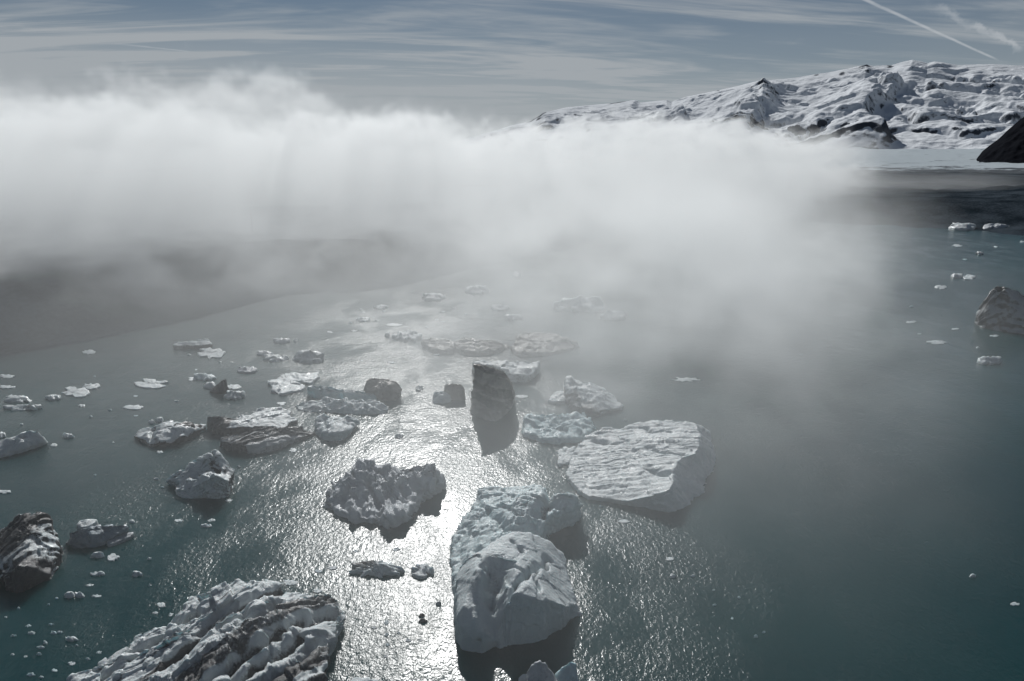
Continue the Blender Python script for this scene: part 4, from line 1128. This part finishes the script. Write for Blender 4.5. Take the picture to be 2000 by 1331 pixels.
for label, group, boxes in crumbs:
    for place, q in zip(ORDER, sorted(boxes)):
        F('ice_chip', f'{label}, {place} of {len(boxes)} from the left', *q, style='floe' if 'dark crumb' in label else rng.choice(['floe', 'lump', 'chunk', 'slab']), blue=rng.choice([0, 0, 0.3, 0.6]), mat='slate' if 'dark' in label[:5] or 'grey' in label else 'ice', group=group, cat='ice chip', dirt=0.2 if 'dark crumb' in label else 0.0)

# ---------------------------------------------------------------- fog bank, rolling in over the shore and thinning across the water
m_fog = bpy.data.materials.new('fog')
m_fog.use_nodes = True
m_fog.node_tree.nodes.clear()
n = Nodes(m_fog.node_tree)
pv = n.new('ShaderNodeVolumePrincipled')
out = n.new('ShaderNodeOutputMaterial')
n.put(pv.outputs[0], out.inputs['Volume'])
pv.inputs['Color'].default_value = (0.966, 0.985, 0.988, 1)
pv.inputs['Density'].default_value = 1.0
pv.inputs['Anisotropy'].default_value = 0.28
m_fog.cycles.volume_step_rate = 10.0
grp = bpy.data.node_groups.new('fog_density', 'GeometryNodeTree')
grp.interface.new_socket('Geometry', in_out='INPUT', socket_type='NodeSocketGeometry')
grp.interface.new_socket('Geometry', in_out='OUTPUT', socket_type='NodeSocketGeometry')
G = Nodes(grp)
POS = Ex(G, G.new('GeometryNodeInputPosition').outputs[0])
X, Y, Z = G.sep(POS)


def gnoise(size, detail, off, rough=0.55, dist=0.0):
    return G.noise(G.vmath('ADD', G.vmath('MULTIPLY', POS, (1 / size[0], 1 / size[1], 1 / size[2])), off), 1.0, detail, rough, dist) - 0.5


def blob(cx, cy, rx, ry):
    a, b_ = (X - cx) / rx, (Y - cy) / ry
    return G.math('EXPONENT', (a * a + b_ * b_) * -1.0)


roll = gnoise((150, 150, 110), 3.0, (11, 3, 7))
curl = gnoise((48, 48, 34), 4.0, (5, 1, 2), 0.6, 0.6)
wisps = gnoise((17, 24, 13), 3.0, (2, 8, 4), 0.62, 1.0)
# the near face of the bank follows the shore and swings away to the far right
face = G.math('MINIMUM', G.math('MAXIMUM', 360.0 + X * 0.9, 205.0), 520.0)
front = G.step(Y + roll * 170.0 + curl * 80.0 - Z * 0.1, face - 10.0, face + 130.0)
side = 1.0 - G.step(X - 0.44 * Y + roll * 130.0 + curl * 50.0, -60.0, 105.0)
behind = G.math('MAXIMUM', Y - face - 130.0, 0.0)
ztop = 86.0 - G.step(X, -130.0, 40.0) * 8.0 - G.step(X, 60.0, 330.0) * 4.0 + roll * 44.0 + curl * 58.0 + wisps * 42.0 - G.math('MINIMUM', behind * 0.10, 26.0)
lid = 1.0 - G.step(Z, ztop - 4.0, ztop + 2.0)
skin = G.step(Z, ztop - 16.0, ztop - 3.0) * 0.024
bank = front * side * lid * (0.0074 + skin + curl * 0.013 + wisps * 0.005)
patchy = G.step(curl * 1.2 + roll * 0.9 + wisps * 0.5, -0.20, 0.30)
inland = Y - (385.0 + X * 0.95)
shore_fog = G.step(inland + curl * 70.0, -24.0, 40.0) * (1.0 - G.step(Z + curl * 40.0, 9.0, 48.0)) * G.step(curl + wisps * 0.6, -0.16, 0.14) * 0.0440 * side
drift = blob(95.0, 300.0, 115.0, 120.0) * (1.0 - G.step(Z, 22.0, 66.0)) * patchy * 0.038
drift2 = blob(90.0, 165.0, 90.0, 108.0) * (1.0 - G.step(Z, 10.0, 44.0)) * patchy * 0.035
mist = G.step(Y + X * 0.1, 75.0, 205.0, 0.0001, 0.0046) * (1.0 - G.step(Z, 4.0, 46.0)) * (1.0 - G.step(X - 0.42 * Y, -40.0, 50.0) * 0.88)
far_mist = G.step(Y, 740.0, 860.0) * G.step(X, 250.0, 380.0) * (1.0 - G.step(Z + curl * 30.0, 16.0, 50.0)) * 0.0018
clear = 1.0 - G.step(X - 0.49 * Y + roll * 90.0 + curl * 70.0 + wisps * 20.0, -70.0, 60.0)
dens = (G.math('MAXIMUM', bank, 0.0) + shore_fog + drift + drift2) * clear + mist + far_mist
cube = G.new('GeometryNodeVolumeCube')
G.put(dens, cube.inputs['Density'])
cube.inputs['Min'].default_value = (-620, 20, -0.5)
cube.inputs['Max'].default_value = (620, 950, 150)
cube.inputs['Resolution X'].default_value = 496
cube.inputs['Resolution Y'].default_value = 372
cube.inputs['Resolution Z'].default_value = 64
setm = G.new('GeometryNodeSetMaterial')
setm.inputs['Material'].default_value = m_fog
go = G.new('NodeGroupOutput')
G.put(cube.outputs[0], setm.inputs[0])
G.put(setm.outputs[0], go.inputs[0])
fog = add_mesh('fog', [(-1, 300, 20), (1, 300, 20), (1, 302, 20), (-1, 302, 20)], [(0, 1, 2, 3)], m_fog)
fog.modifiers.new('fog_density', 'NODES').node_group = grp
fog['kind'] = 'stuff'
fog['label'] = 'white fog bank rolling over the dark shore and lagoon'
